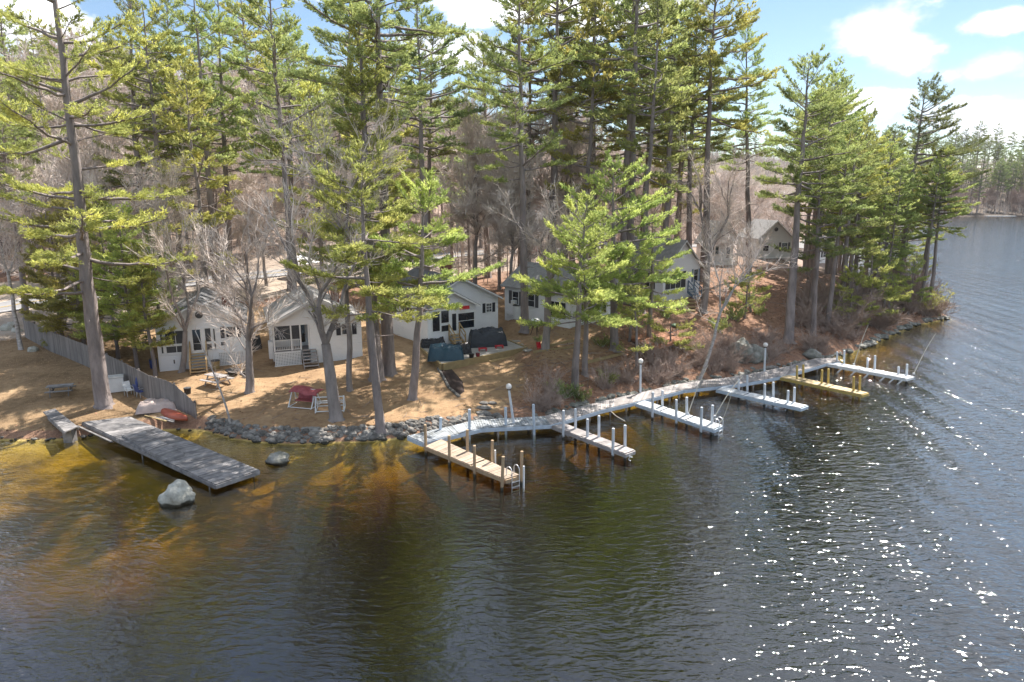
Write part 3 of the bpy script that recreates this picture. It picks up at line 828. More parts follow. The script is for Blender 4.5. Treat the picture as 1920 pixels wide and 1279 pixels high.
hero_pine(29, (1572, 598), (1592, 330), 20, .27, .32, 4.4, M_ndl, 'olive pine with a leaning stem near the end of the wooden walkway')
hero_pine(30, (1604, 570), (1618, 300), 17, .26, .30, 4.6, M_ndl, 'shaggy olive pine behind the brown brush of the point')
hero_pine(31, (1630, 610), (1636, 500), 8.0, .16, .12, 3.2, M_ndlb, 'small bright green pine in the brown brush above the last dock')
hero_pine(32, (1655, 560), (1672, 300), 17, .24, .22, 4.4, M_ndl, 'broad olive pine full to the ground on the point')
hero_pine(33, (1690, 545), (1712, 300), 15, .22, .22, 4.0, M_ndl, 'lower olive pine nearest the open water on the point', wind=(0, .3))
hero_pine(34, (1640, 505), (1652, 250), 17.5, .3, .34, 4.6, M_ndl, 'olive pine in the middle of the point with a thin pointed top')
for s_, x_, y_, H_, lab in ((35, 49, 86, 25.5, 'wind-swept pine standing highest on the point, its limbs streaming towards the open lake'),
                            (36, 54, 104, 19, 'wind-swept pine lower down behind the highest one of the point')):
    OCC.append((x_, y_, 2))
    plant('pine_tree', pine_mesh(s_, H_, .34, .40, 5.6, (.02, 0), dens=1.15, wind=(0.1, .45), gap=.1), (M_bark, M_ndld), (x_, y_, h1(x_, y_) - .1), label=lab)
hero_pine(37, (430, 560), (412, 200), 32, .36, .42, 5.0, M_ndl, 'tall pine behind the gap between the first and second cabins')
hero_pine(38, (545, 545), (536, 250), 30, .36, .40, 5.0, M_ndl, 'tall pine in the yard behind the grey roof of the second cabin')
hero_pine(40, (640, 520), (650, 200), 33, .42, .56, 6.4, M_ndl, 'pine with a broad flat top on the roadside behind the second cabin')
hero_pine(41, (1290, 505), (1300, 200), 31, .36, .40, 5.8, M_ndl, 'tall pine straight behind the cabin with blue stair rails')
hero_pine(42, (1404, 522), (1402, 250), 28, .34, .42, 5.4, M_ndl, 'tall pine between the narrow gabled cabin and the pale grey one', gap=.1)
hero_pine(43, (1217, 642), (1222, 500), 10, .20, .30, 3.4, M_ndlb, 'bright green pine in front of the cabin with blue stair rails', dens=1.4)
hero_pine(44, (800, 530), (808, 250), 30, .34, .42, 5.4, M_ndl, 'tall pine behind the left roof slope of the third cabin')
hero_pine(45, (340, 545), (330, 200), 31, .34, .40, 5.6, M_ndl, 'tall pine on the road verge behind the first cabin')
for i_, (bx, by, hh, lab) in enumerate([(1396, 596, 4.5, 'small green pine sapling in the leaves below the narrow gabled cabin'), (1590, 612, 6.0, 'green pine sapling leaning over the brush above the yellow dock'),
        (1662, 606, 5.5, 'green pine sapling in the brush above the farthest dock'), (1702, 590, 6.5, 'green pine sapling among the brush near the tip of the point'), (1255, 668, 3.2, 'smallest green pine sapling on the slope beneath the orange deck')]):
    hero_pine(80 + i_, (bx, by), None, hh, .09, .10, 2.3, M_ndlb, lab, name='pine_sapling', dens=1.7)
# -- bushy evergreens along the fence
for i, (bx, by, hh, ww, mt, lab) in enumerate([
    (118, 640, 11.5, 3.2, M_ndly, 'dark bushy evergreen at the road end of the fence'),
    (160, 660, 13.0, 3.3, M_ndly, 'bushy evergreen leaning over the middle of the grey fence'),
    (222, 672, 13.5, 3.4, M_ndlb, 'yellow-green bushy evergreen just right of the huge pine trunk'),
    (258, 694, 12.5, 3.3, M_ndlb, 'yellowish feathery evergreen with a thin tan stem behind the fence'),
    (292, 704, 10.0, 1.9, M_ndly, 'thin feathery evergreen with pale stem at the left corner of the first cabin'),
    (306, 650, 10.0, 2.4, M_ndl, 'dark evergreen beside the left wall of the first cabin')]):
    hero_pine(60 + i, (bx, by), None, hh, .13, .10 if i < 3 else .22, ww, mt, lab, name='evergreen_tree', dens=2.2, per=8, cone=True, nl=.22, snag=.1)

# -- bare trees that stand out
BW = (M_birch, M_twig)
hero_bare(101, (340, 697), (345, 590), 12, .24, 'bare tree forking into two stems in front of the first cabin', fork=.28, spread=.22, low=.2)
hero_bare(102, (467, 735), (462, 610), 12, .30, 'bare tree with a crooked fork at the right corner of the first cabin', fork=.32, spread=.55, low=.2)
hero_bare(103, (632, 786), (612, 600), 15, .40, 'large many-stemmed bare tree in front of the second cabin', fork=.34, spread=.50, tw=1.4, low=.5)
hero_bare(104, (656, 732), (640, 400), 19, .21, 'tall thin dark bare tree right of the large many-stemmed one', fork=.55, spread=.35)
hero_bare(105, (1022, 655), (1038, 470), 14, .33, 'bare dark tree with curved limbs at the edge of the leafy bank', fork=.42, spread=.7, tw=1.2)
hero_bare(106, (1308, 716), (1345, 600), 12, .15, 'white-limbed birch leaning over the walkway towards the road', BW, fork=.5, spread=.34, low=.3, tw=.7, levels=4)
hero_bare(107, (1318, 585), (1334, 430), 15, .36, 'dark-trunked bare tree leaning beside the cabin with blue stair rails', fork=.38, spread=.6, tw=1.3)
hero_bare(108, (40, 655), (18, 520), 13, .17, 'white birch at the far end of the grey fence', BW, fork=.5, spread=.35)
hero_bare(109, (316, 640), (300, 320), 16, .11, 'thin pale birch behind the left wall of the first cabin', BW, fork=.6, spread=.35)
hero_bare(110, (372, 560), (357, 330), 17, .12, 'pale slim birch behind the roof of the first cabin', BW, fork=.5, spread=.4)
hero_bare(111, (1408, 585), (1400, 420), 10, .12, 'many-twigged bare tree behind the leaning birch', fork=.3, spread=.6)
hero_bare(112, (880, 520), (872, 330), 18, .20, 'bare tree behind the main roof of the third cabin', fork=.4, spread=.5)
hero_bare(113, (600, 560), (604, 420), 16, .18, 'bare tree rising behind the roof ridge of the second cabin', fork=.4, spread=.5)

# -- the woods: a few kinds, each standing many times
PINES = [pine_mesh(300 + i, h_, r_, c_, w_, (rl, 0), dens=.95, per=5, nl=.36, nw=.10, gap=.12, step=1.15) for i, (h_, r_, c_, w_, rl) in enumerate(
    [(30, .36, .46, 5.6, .01), (28, .32, .42, 5.2, -.02), (32, .40, .50, 6.2, .0), (27, .28, .38, 5.0, .02), (23, .24, .26, 4.4, 0), (31, .34, .48, 5.8, -.01)])]
BARES = [bare_mesh(400 + i, h_, r_, fork=f_, spread=sp_, tw=t_, twl=1.15, tww=.05, low=.25) for i, (h_, r_, f_, sp_, t_) in enumerate(
    [(18, .26, .32, .6, 2.2), (20, .28, .40, .5, 2.2), (15, .21, .3, .65, 2.2), (17, .22, .45, .55, 2.2), (12, .16, .25, .65, 2.2)])]
rng = random.Random(5)
def free(x, y, r):
    for (ax, ay, ar) in OCC:
        if (x - ax) ** 2 + (y - ay) ** 2 < (ar + r) ** 2: return False
    for S in SITES:
        u = (x - S['o'][0]) * S['ux'][0] + (y - S['o'][1]) * S['ux'][1]; v = (x - S['o'][0]) * S['uy'][0] + (y - S['o'][1]) * S['uy'][1]
        if -1.6 < u < S['W'] + 1.6 and -2.0 < v < S['D'] + 1.6: return False
    return True
def pxof(x, y, z):
    d = np.array([x, y, z]) - CAM; f = d.dot(FWD)
    return 960 + FPX * d[0] / f, 639.5 - FPX * d.dot(UPV) / f
CLEAR = [(1300, 1500, 420, 500), (520, 640, 460, 530), (640, 745, 455, 520), (925, 1075, 300, 500), (0, 120, 530, 600)]   # sight lines kept open: boat, car, far house, road
def wood(kind, n, y0, y1, p0, p1, rmin, label, group, minland=3, smax=9):
    k = 0; tries = 0
    while k < n and tries < n * 60:
        tries += 1
        y = rng.uniform(y0, y1); px = rng.uniform(p0, p1); x = (px - 960) / FPX * y
        if sdist(x, y)[0] < minland or road_dist(x, y)[0] < 5.5 or not free(x, y, rmin): continue
        z = h1(x, y); pp = pxof(x, y, z)
        if any(a < pp[0] < b and c < pp[1] < d + 25 and (b != 1500 or y < 125) for a, b, c, d in CLEAR): continue
        OCC.append((x, y, rmin))
        if kind == 'pine':
            i = rng.randrange(len(PINES)); mt = rng.choice([M_ndl, M_ndl, M_ndly, M_ndl, M_ndld])
            t = plant('pine_tree', PINES[i], (M_bark, mt), (x, y, z - .2), rng.uniform(0, 6.28), min(rng.uniform(.95, 1.18), smax if px < 1560 else smax * .82), label, group=group)
        else:
            i = rng.randrange(len(BARES))
            t = plant('bare_tree', BARES[i], (M_bark2, M_twig), (x, y, z - .2), rng.uniform(0, 6.28), (rng.uniform(.9, 1.35) if px < 1150 else rng.uniform(.75, 1.0)) if y > 88 else rng.uniform(.8, 1.1), label, group=group)
        k += 1
wood('pine', 18, 60, 92, -40, 1350, 2.2, 'pine among the cabins, its foot hidden by roofs and other trees', 'pines behind the cabins')
wood('pine', 5, 62, 95, 1120, 1330, 2.0, 'pine among the cabins, its foot hidden by roofs and other trees', 'pines behind the cabins')
wood('bare', 12, 60, 90, 60, 1280, 1.6, 'leafless grey tree among the cabins, its foot hidden by roofs and other trees', 'bare trees behind the cabins')
wood('pine', 26, 64, 110, 1510, 1725, 1.4, 'pine crowded in the dense stand at the base of the point', 'pines on the point', 2.5, .80)
wood('pine', 10, 66, 98, 1640, 1775, 1.2, 'pine crowded in the dense stand at the base of the point', 'pines on the point', 1.2, .72)
wood('pine', 16, 92, 175, -150, 720, 2.6, 'pine in the wood on the far side of the road', 'pines across the road')
wood('pine', 5, 95, 175, 720, 1330, 2.6, 'pine in the wood on the far side of the road', 'pines across the road')
wood('bare', 140, 88, 175, -150, 1500, 1.5, 'leafless tree in the wood on the slope across the road', 'bare trees on the slope across the road')
wood('bare', 85, 165, 290, -200, 1450, 1.6, 'leafless tree far up the wooded hill', 'bare trees far up the hill')
wood('pine', 14, 175, 290, -200, 1300, 2.6, 'pine far up the wooded hill', 'pines far up the hill')
FP = (PINES[0], PINES[2], PINES[3])
# far shore
def farwood(kind, n, p0, p1, y0, y1, label, group, s0, s1):
    k = 0; tries = 0
    while k < n and tries < 4000:
        tries += 1
        y = rng.uniform(y0, y1); px = rng.uniform(p0, p1); x = (px - 960) / FPX * y * .985
        d = sdist(x, y)[0]
        if d < (14 if kind == 'pine' else 1.2) or (kind == 'bare' and d > 45): continue
        if kind == 'pine': plant('pine_tree', rng.choice(PINES), (M_bark, M_ndld), (x, y, h1(x, y) - .2), rng.uniform(0, 6.28), rng.uniform(s0, s1), label, group=group)
        else: plant('bare_tree', rng.choice(BARES), (M_bark2, M_twig2), (x, y, h1(x, y) - .2), rng.uniform(0, 6.28), rng.uniform(s0, s1), label, group=group)
        k += 1
farwood('pine', 120, 1640, 2080, 448, 540, 'dark pine on the far shore across the open water', 'pines on the far shore', .75, 1.2)
farwood('pine', 60, 1300, 2080, 540, 640, 'dark pine on the rise behind the far shore', 'pines behind the far shore', .7, 1.1)
farwood('bare', 70, 1700, 2060, 440, 500, 'leafless bush-like tree along the far shore', 'bare trees on the far shore', .4, .9)

# saplings and brush filling the wood floor up the hill: one mass
rs = np.random.RandomState(9); bs0, bs1, bq0, bq1, btp, btd = [], [], [], [], [], []
yy = np.concatenate([rs.uniform(84, 270, 9000), rs.uniform(440, 600, 5000)]); xx = (np.concatenate([rs.uniform(-200, 1560, 9000), rs.uniform(1280, 2050, 5000)]) - 960) / FPX * yy
ok = (sdist(xx, yy) > 6) & (road_dist(xx, yy) > 6.5) & ~((yy < 122) & (xx / yy * FPX + 960 > 1270)); ok &= (yy > 300) | (np.arange(len(yy)) % 2 == 0); xx, yy = xx[ok], yy[ok]; zz = H(xx, yy)
for x, y, z in zip(xx, yy, zz):
    hgt = rs.uniform(2, 9); d = rs.normal(0, .09, 2); q = np.array([x, y, z - .1]); e = q + np.array([d[0], d[1], 1]) * hgt
    bs0.append(q); bs1.append(e); w0 = (.03 + .006 * hgt) * (1 if y < 300 else 3); bq0.append(w0); bq1.append(.015)
    for u in rs.uniform(.3, 1, 7): btp.append(q + (e - q) * u); btd.append([rs.normal(), rs.normal(), .8])
V, Fq = frusta(bs0, bs1, bq0, bq1, 3); D = np.array(btd); D /= np.linalg.norm(D, axis=1, keepdims=True)
nv, nf = needles(rs, btp, D, 3, 1.5, .055, .4, .25)
tag(link('brushwood', npmesh('brushwood', np.vstack([V, nv]), np.vstack([Fq[:, [0, 1, 2]], Fq[:, [0, 2, 3]], nf + len(V)])), None, M_twig), 'leafless saplings and brush filling the wooded hill', 'undergrowth', kind='stuff')

# -- shrubs on the banks
def shrub_mesh(seed, h_, n, spread, leafy=0):
    rs = np.random.RandomState(seed); S0, S1, Q0, Q1, TP, TD = [], [], [], [], [], []
    for i in range(n):
        a = rs.uniform(0, 6.28); d = np.array([math.cos(a) * spread, math.sin(a) * spread, 1.0]) + rs.normal(0, .15, 3); d /= np.linalg.norm(d)
        q = np.array([rs.normal(0, .15), rs.normal(0, .15), 0]); L = h_ * rs.uniform(.6, 1.1); m = 5
        for j in range(m):
            d = d + rs.normal(0, .16, 3); d /= np.linalg.norm(d); e = q + d * L / m
            S0.append(q); S1.append(e); Q0.append(.022 * (1 - j / m) + .006); Q1.append(.022 * (1 - (j + 1) / m) + .006)
            for _ in range(3 if j else 1): TP.append(q + (e - q) * rs.rand()); TD.append(d)
            q = e
    V, F = frusta(S0, S1, Q0, Q1, 3)
    D = np.array(TD); nv, nf = needles(rs, TP, D, 4 if not leafy else 4, .55 if not leafy else .22, .022 if not leafy else .05, .6, .2)
    return npmesh('stems', V, F), npmesh('twigs', nv, nf)
SHR = [shrub_mesh(500 + i, h_, n_, sp_) for i, (h_, n_, sp_) in enumerate([(2.2, 16, .6), (1.6, 18, .8), (3.2, 18, .5), (2.6, 14, .7)])]
LSH = [shrub_mesh(520 + i, h_, n_, sp_, 1) for i, (h_, n_, sp_) in enumerate([(1.3, 16, .8), (2.4, 16, .55)])]
def shrub(ms, mats, x, y, s, label, group=None, rz=None, name='bare_shrub', lean=0):
    t = empty(name, (x, y, h1(x, y) - .05), rng.uniform(0, 6.28) if rz is None else rz, label, 'shrub', group); t.scale = (s, s, s)
    for nm, me_, mt in (('stems', ms[0], mats[0]), ('twigs', ms[1], mats[1])):
        o = bpy.data.objects.new(nm, me_); COL.objects.link(o); o.parent = t
        if not me_.materials: me_.materials.append(mt)
    return t
SHR2 = [(a.copy(), b.copy()) for a, b in SHR]
k = 0
while k < 85:
    px = rng.uniform(1010, 1640); i = rng.uniform(0, 1)
    j = max(q for q in range(len(_sp)) if _sp[q][0] <= px)
    sy = np.interp(px, [q[0] for q in _sp], [q[1] for q in _sp])
    b = G(px, sy - rng.uniform(4, 62) * (1 if px < 1450 else 1.25))
    if sdist(b[0], b[1])[0] < .5 or not free(b[0], b[1], .1): continue
    shrub(rng.choice(SHR), (M_twig2, M_twig2), b[0], b[1], rng.uniform(.45, .9), 'low leafless brown shrub on the leafy bank above the walkway', 'brown shrubs on the bank above the walkway'); k += 1
k = 0
while k < 55:
    px = rng.uniform(1585, 1788)
    sy = np.interp(px, [q[0] for q in _sp], [q[1] for q in _sp])
    b = onz(px, sy); x = b[0] + rng.uniform(-1.5, .3); y = b[1] + rng.uniform(.3, 12)
    d = sdist(x, y)[0]
    if d < .25: continue
    shrub(rng.choice(SHR2), (M_twig2, M_twig2), x, y, rng.uniform(.9, 1.9), 'tall leafless grey-brown brush crowding the shore of the point', 'brush along the shore of the point'); k += 1
for i, (px, py, s_) in enumerate([(1740, 592, 1.3), (1757, 590, 1.6)]):
    b = G(px, py)
    shrub(LSH[1], (M_twig, M_ndly), b[0], b[1], s_, 'yellow-green catkin bush at the tip of the point by the water', 'yellow-green bushes at the tip of the point', name='willow_shrub')
for i, (px, py, s_) in enumerate([(1345, 622, 1.3), (1380, 600, 1.5), (1250, 596, 1.2), (1135, 720, 1.0), (1060, 745, 1.1), (1090, 752, .9), (1040, 735, .8), (1400, 570, 1.3), (1420, 590, 1.0), (1010, 640, .5), (1130, 650, .9)]):
    b = G(px, py)
    shrub(LSH[0], (M_twig, M_ndl), b[0], b[1], s_, 'low green shrub on the bank between the lake walkway and the cabins', 'low green shrubs on the bank', name='green_shrub')

# ------------------------------------------------------------------ docks
def shift(mb, root):
    l = root.location; mb.v = [(a - l.x, b - l.y, c - l.z) for a, b, c in mb.v]; return mb
def part(mb, name, mat, root, parent=None, smooth=False, label=None):
    return shift(mb, root).build(name, mat, parent or root, smooth, label)

def boards(A, B, C, D, wdt=.15, thick=.04, gap=.02):
    """planks laid across from edge A-D to edge B-C"""
    mb = MB(); A, B, C, D = (np.array(q, float) for q in (A, B, C, D))
    L = (np.linalg.norm(D - A) + np.linalg.norm(C - B)) / 2; n = max(2, int(L / wdt)); g = gap / L * .5
    rr = random.Random(int(abs(A[0] * 97 + A[1] * 31)))
    for i in range(n):
        t0, t1 = i / n + g, (i + 1) / n - g; e = rr.uniform(-.012, .012); dz = rr.uniform(-.006, .006)
        u = (B - A) / np.linalg.norm(B - A) * e
        pts = [A + (D - A) * t0 + u, A + (D - A) * t1 + u, B + (C - B) * t1 + u, B + (C - B) * t0 + u]
        mb.prism([(p[0], p[1], p[2] + dz) for p in pts], -thick, 0)
    return mb
def posts_top(px, py, base): return float(atY(px, py, base[1])[2])
def post(px_t, py_t, px_b, py_b, zb, mat, root, r=.085, name='post', parent=None):
    b = onz(px_b, py_b, zb); zt = posts_top(px_t, py_t, b)
    q = atY(px_t, py_t, b[1]); lean = (q[0] - b[0]) / max(zt - zb, .3); lean = max(-.08, min(.08, lean))
    low = -1.3 if zb < .7 else zb
    mb = MB(); mb.tube([(b[0] + lean * (low - zb), b[1], low), (b[0] + lean * (zt - zb), b[1], zt)], r, 10)
    mb.ball((b[0] + lean * (zt - zb), b[1], zt), r * .98, 10, 4, (1, 1, .35))
    return part(mb, name, mat, root, parent)

DZ = .55
def finger(label, q, near, far, mdeck, mpost, mside, splits=(.55,), zb=DZ):
    A, B, C, D = (onz(*p, zb) for p in q)   # start near, start far, end far, end near
    root = empty('finger_dock', (A + B + C + D) / 4 * np.array([1, 1, 0]), 0, label, 'dock', 'docks reaching out from the walkway')
    cuts = [0] + list(splits) + [1]
    for a, b in zip(cuts[:-1], cuts[1:]):
        e = .008
        f = lambda P, Q, t: P + (Q - P) * t
        part(boards(f(A, D, a + e), f(B, C, a + e), f(B, C, b - e), f(A, D, b - e)), 'deck_section', mdeck, root)
    fr = MB(); dn = np.array([0, 0, -.15])
    fr.beam(A + dn, D + dn, .06, .20); fr.beam(B + dn, C + dn, .06, .20); fr.beam(C + dn, D + dn, .06, .20)
    for t in np.linspace(.1, .9, 5): fr.beam(A + (D - A) * t + dn * 1.1, B + (C - B) * t + dn * 1.1, .08, .12)
    part(fr, 'side_beam', mside, root)
    for p in near: post(*p, 0.0, mpost, root)
    for p in far: post(*p, zb, mpost, root)
    return root, (A, B, C, D)

def hoop_ladder(label, Cc, Dd, zb, w=.48, rungs=3):
    """pool-type ladder with two hooped handrails on the end of a dock"""
    Cc, Dd = np.array(Cc), np.array(Dd); u = (Cc - Dd) / np.linalg.norm(Cc - Dd); o = np.array([u[1], -u[0], 0])
    if o[1] > 0: o = -o
    m0 = Dd + (Cc - Dd) * .62
    root = empty('dock_ladder', (m0[0], m0[1], zb), 0, label, 'ladder', 'ladders on the dock ends')
    for s in (-1, 1):
        b = m0 + u * s * w / 2
        pts = [b + o * .10 + np.array([0, 0, -1.0]), b + o * .10 + np.array([0, 0, .2])]
        for k in range(7):
            a = math.pi * k / 6; pts.append(b + o * (.10 - .24 * (1 - math.cos(a)) / 1) + np.array([0, 0, .32 + .22 * math.sin(a)]))
        pts.append(b - o * .38 + np.array([0, 0, .01]))
        part(MB().tube(pts, .026, 6), 'handrail', M_metal, root)
    for k in range(rungs):
        z = np.array([0, 0, -.25 - .27 * k])
        part(MB().beam(m0 - u * w / 2 + o * .1 + z, m0 + u * w / 2 + o * .1 + z, .09, .035), 'rung', M_metal, root)
    return root

f1, c1 = finger('long tan wooden dock with tall tan posts, nearest the camera', [(796, 836), (826, 823), (975, 890.5), (948, 898.5)],
    [(797, 797, 799, 852), (842, 817, 843, 872), (889.4, 836, 890, 894), (943.4, 856.5, 941, 919)],
    [(876, 806, 876.5, 846), (923, 826, 923, 865), (978.5, 846.5, 978, 889)], M_deckwood, M_tanpost, M_tanpost, (.6,))
for (x, y0, y1) in ((928.5, 844, 866), (982, 874, 900)):
    b = onz(x, y1, .45)
    part(MB().tube([(b[0], b[1], -.2), (b[0], b[1], posts_top(x, y0, b))], .05, 8), 'bumper_pipe', M_whitep, f1)
hoop_ladder('hooped steel ladder at the end of the long tan dock', c1[2], c1[3], DZ)
f2, c2 = finger('grey plank dock with pale posts, second along from the tan one', [(1035, 797.6), (1060, 794), (1191, 844), (1173, 850.5)],
    [(1056.5, 770, 1056.5, 822), (1101.5, 786, 1101.5, 835), (1150, 803.5, 1149, 858)],
    [(1079, 766.6, 1079, 803), (1123, 780, 1123, 818.6), (1172, 797.6, 1172, 836)], M_grayboard, M_greypost, M_grayboard, (.42, .82))
rb = MB(); e = (c2[2] + c2[3]) / 2
rb.tube([e + np.array([.1 * math.cos(k), .12 * math.sin(k) - .05, -.05 - .04 * k]) for k in range(12)], .03, 5)
part(rb, 'bumper_rope', M_whitep, f2)
f3, c3 = finger('bright white-decked dock with a mooring whip and ladder, third along', [(1192, 756), (1208, 750.6), (1355, 797), (1339, 805)],
    [(1224, 735.6, 1223, 786), (1268, 749.7, 1268, 797), (1315.7, 764, 1314, 813)],
    [(1242, 732, 1242, 761), (1287.6, 745, 1287.6, 777), (1336, 760, 1335, 793)], M_whiteboard, M_greypost, M_bluewood, (.33, .66))
hoop_ladder('hooped steel ladder at the end of the bright white dock', c3[2], c3[3], DZ)
f4, c4_ = finger('pale grey dock, fourth along, its deck in three lengths', [(1343, 730), (1356, 724.5), (1515.4, 760), (1502, 765)],
    [(1385, 711, 1385, 745), (1434, 720, 1433, 761), (1478, 732.7, 1476, 769)],
    [(1401, 704.6, 1401, 730.6), (1450, 716.7, 1450, 742), (1490, 726.5, 1489, 753.5)], M_whiteboard, M_greypost, M_bluewood, (.34, .7))
f5, c5 = finger('yellow treated-lumber dock with yellow posts', [(1463, 707), (1477, 702.5), (1629, 736), (1616.5, 739.5)],
    [(1494.6, 686, 1494, 723), (1541.5, 694, 1540, 731.6), (1601, 706.7, 1600, 746)],
    [(1506, 684, 1506, 708.5), (1553, 692, 1553, 718), (1612, 704.6, 1612, 730.6)], M_yelldeck, M_yellow, M_yellow, (.27, .6))
f6, c6 = finger('white dock with slanting leg braces, the farthest one', [(1551, 682), (1563, 678.5), (1714, 705.6), (1699, 709.5)],
    [(1569.6, 660, 1569, 690), (1626, 671, 1626, 697), (1684, 688, 1684, 713)],
    [(1582.5, 657.7, 1582.5, 681.5), (1640, 667, 1640, 692), (1700, 683, 1700, 703)], M_whiteboard, M_greypost, M_whitep, (.42,))
for t in (.2, .38, .55, .75, .86, .96):
    a = c6[0] + (c6[3] - c6[0]) * t; d = (c6[3] - c6[0]); d /= np.linalg.norm(d)
    part(MB().tube([a + np.array([0, 0, -.2]), a - d * .5 + np.array([-.1, -.25, -.75])], .06, 6), 'leg_brace', M_whitep, f6)

# the walkway along the shore
WZ = .62
way_far = [(764, 817), (896, 787), (1020, 780), (1129, 752), (1199, 736.5), (1251.5, 724), (1290, 716.5), (1370, 707), (1420, 698), (1476, 687), (1507, 677.5), (1530, 671.8), (1567, 671)]
way_near = [(792, 829), (902, 802.5), (1032, 795.5), (1129, 767.5), (1188, 754), (1246, 740), (1281, 730.5), (1382, 720), (1424, 713), (1459, 706), (1488, 699), (1549, 681), (1576, 677.5)]
wf = [onz(*p, WZ) for p in way_far]; wn = [onz(*p, WZ) for p in way_near]
walk = empty('dock_walkway', (np.mean([p[0] for p in wf]), np.mean([p[1] for p in wf]), 0), 0, 'long plank walkway following the shore, joining all the docks', 'walkway')
for i in range(len(wf) - 1):
    mt = M_blueboard if i < 2 else M_grayboard
    part(boards(wn[i], wf[i], wf[i + 1], wn[i + 1], .16), 'deck_section', mt, walk)
fr = MB(); dn = np.array([0, 0, -.17])
for i in range(len(wf) - 1): fr.beam(wn[i] + dn, wn[i + 1] + dn, .07, .24); fr.beam(wf[i] + dn, wf[i + 1] + dn, .07, .24)
fr.beam(wf[0] + dn, wn[0] + dn, .07, .24)
part(fr, 'side_beam', M_bluewood, walk)
sup = MB()
for i in range(1, len(wf)):
    for k in (.25, .75):
        a = wn[i - 1] + (wn[i] - wn[i - 1]) * k; b = wf[i - 1] + (wf[i] - wf[i - 1]) * k
        for s in (.12, .85):
            q = a + (b - a) * s; sup.tube([(q[0], q[1], -1.2), (q[0], q[1], WZ - .1)], .08, 6)
part(sup, 'support_leg', M_grayboard, walk)
for p in [(826.5, 783, 825, 823), (880, 768, 880, 823), (948, 764, 948.6, 814), (1000, 758.5, 1001.5, 815)]: post(*p, 0.0, M_bluewood, walk, .09)
post(1483, 680, 1482, 703, .3, M_grayboard, walk, .07)
bmp = MB()
for a, b in (((1352, 727), (1382, 719.5)), ((1390, 718), (1420, 712)), ((1430, 711), (1456, 706))):
    p, q = onz(*a, .55), onz(*b, .55); bmp.tube([p - np.array([0, .06, 0]), q - np.array([0, .06, 0])], .05, 6)
part(bmp, 'edge_bumper', M_whitep, walk)

def lamp(label, top, base, r):
    b = onz(*base, WZ); zt = posts_top(top[0], top[1], b); q = atY(top[0], top[1], b[1])
    root = empty('globe_lamp', b, 0, label, 'lamp post', 'globe lamps along the walkway')
    dx = q[0] - b[0]; h = zt - WZ
    MB().tube([(0, 0, 0), (dx, 0, h - .05)], [.085, .075], 10).build('pole', M_greypost, root)
    MB().tube([(dx, 0, h - .08), (dx, 0, h + .02)], [.11, .11], 10).build('collar', M_black, root)
    MB().ball((dx, 0, h + .15), r, 14, 10).build('globe', M_globe, root, True)
lamp('globe lamp leaning left on the walkway, nearest of the three', (954, 729), (963, 793), .19)
lamp('globe lamp upright between the second and third docks', (1201, 681), (1200.5, 736), .19)
lamp('globe lamp in front of the big mossy rocks', (1435, 650), (1433, 696), .19)

def whip(label, base, tip, mid=None):
    b = onz(*base, DZ); q = atY(tip[0], tip[1], b[1] + 1.2)
    root = empty('mooring_whip', b, 0, label, 'mooring pole')
    v = np.array(q) - b
    pts = [tuple(v * t + np.array([0, 0, .25 * math.sin(math.pi * t)])) for t in np.linspace(0, 1, 9)]
    MB().tube(pts, [.035 - .02 * t for t in np.linspace(0, 1, 9)], 6).build('pole', M_rope, root)
    MB().box((0, 0, .06), (.14, .14, .12)).build('base_plate', M_metal, root)
    if mid:
        r = atY(mid[0], mid[1], b[1]) - b; m2 = v * .62
        pts = [tuple(m2 + (np.array([r[0], r[1], -b[2] + .02]) - m2) * t - np.array([0, 0, .5 * math.sin(math.pi * t)])) for t in np.linspace(0, 1, 8)]
        MB().tube(pts, .015, 4).build('line', M_rope, root)
whip('thin fibreglass mooring whip crossing the leaning birch, on the white dock', (1290, 777), (1328, 684))
whip('slanting mooring whip with a slack line at the ladder end of the white dock', (1340, 782), (1392, 706), (1346, 790))
whip('mooring whip standing steeply at the start of the farthest dock', (1601, 684), (1628, 609))
whip('mooring whip slanting out over the water from the end of the farthest dock', (1713, 702), (1755, 625))
a, b = onz(1138, 765, .5), onz(1172, 790, .02)
tag(MB().tube([a, (a + b) / 2 + np.array([0, 0, -.1]), b], .03, 5).build('mooring_rope', M_rope), 'tan mooring rope trailing from the walkway into the water', 'rope')

# the old silvered dock and the gangplank at the left
A, B, C, D = onz(154, 791, .75), onz(243, 781, .75), onz(486, 881, .42), onz(404, 908, .42)
old = empty('old_dock', (A + B + C + D) / 4 * np.array([1, 1, 0]), 0, 'wide old silver-grey dock sloping from the shore into the shallows', 'dock')
f = lambda P, Q, t: P + (Q - P) * t
for a_, b_, m_ in ((0, .30, M_silver), (.305, .64, M_silver), (.645, 1, M_silver)):
    part(boards(f(A, D, a_), f(B, C, a_), f(B, C, b_), f(A, D, b_), .145, .05), 'deck_section', m_, old)
fr = MB(); dn = np.array([0, 0, -.16])
for P, Q in ((A, D), (B, C), (C, D), ((A + B) / 2, (C + D) / 2)): fr.beam(P + dn, Q + dn, .09, .2)
fr.beam(A + np.array([-.25, -.15, -.22]), f(A, D, .3) + np.array([-.2, -.15, -.2]), .12, .06)
part(fr, 'side_beam', M_silver, old)
up = np.array([0, 0, .11])
a1, b1, c1_, d1_ = (onz(229, 815, .78), onz(262, 803, .78), onz(345, 850, .68), onz(309, 862, .68))
part(boards(a1, b1, c1_, d1_, .14, .05), 'upper_platform', M_silver, old)
part(MB().beam(d1_ + np.array([0, 0, -.1]), c1_ + np.array([0, 0, -.1]), .08, .14).beam(a1 + np.array([0, 0, -.1]), d1_ + np.array([0, 0, -.1]), .08, .14), 'platform_beam', M_silver, old)
lg = MB()
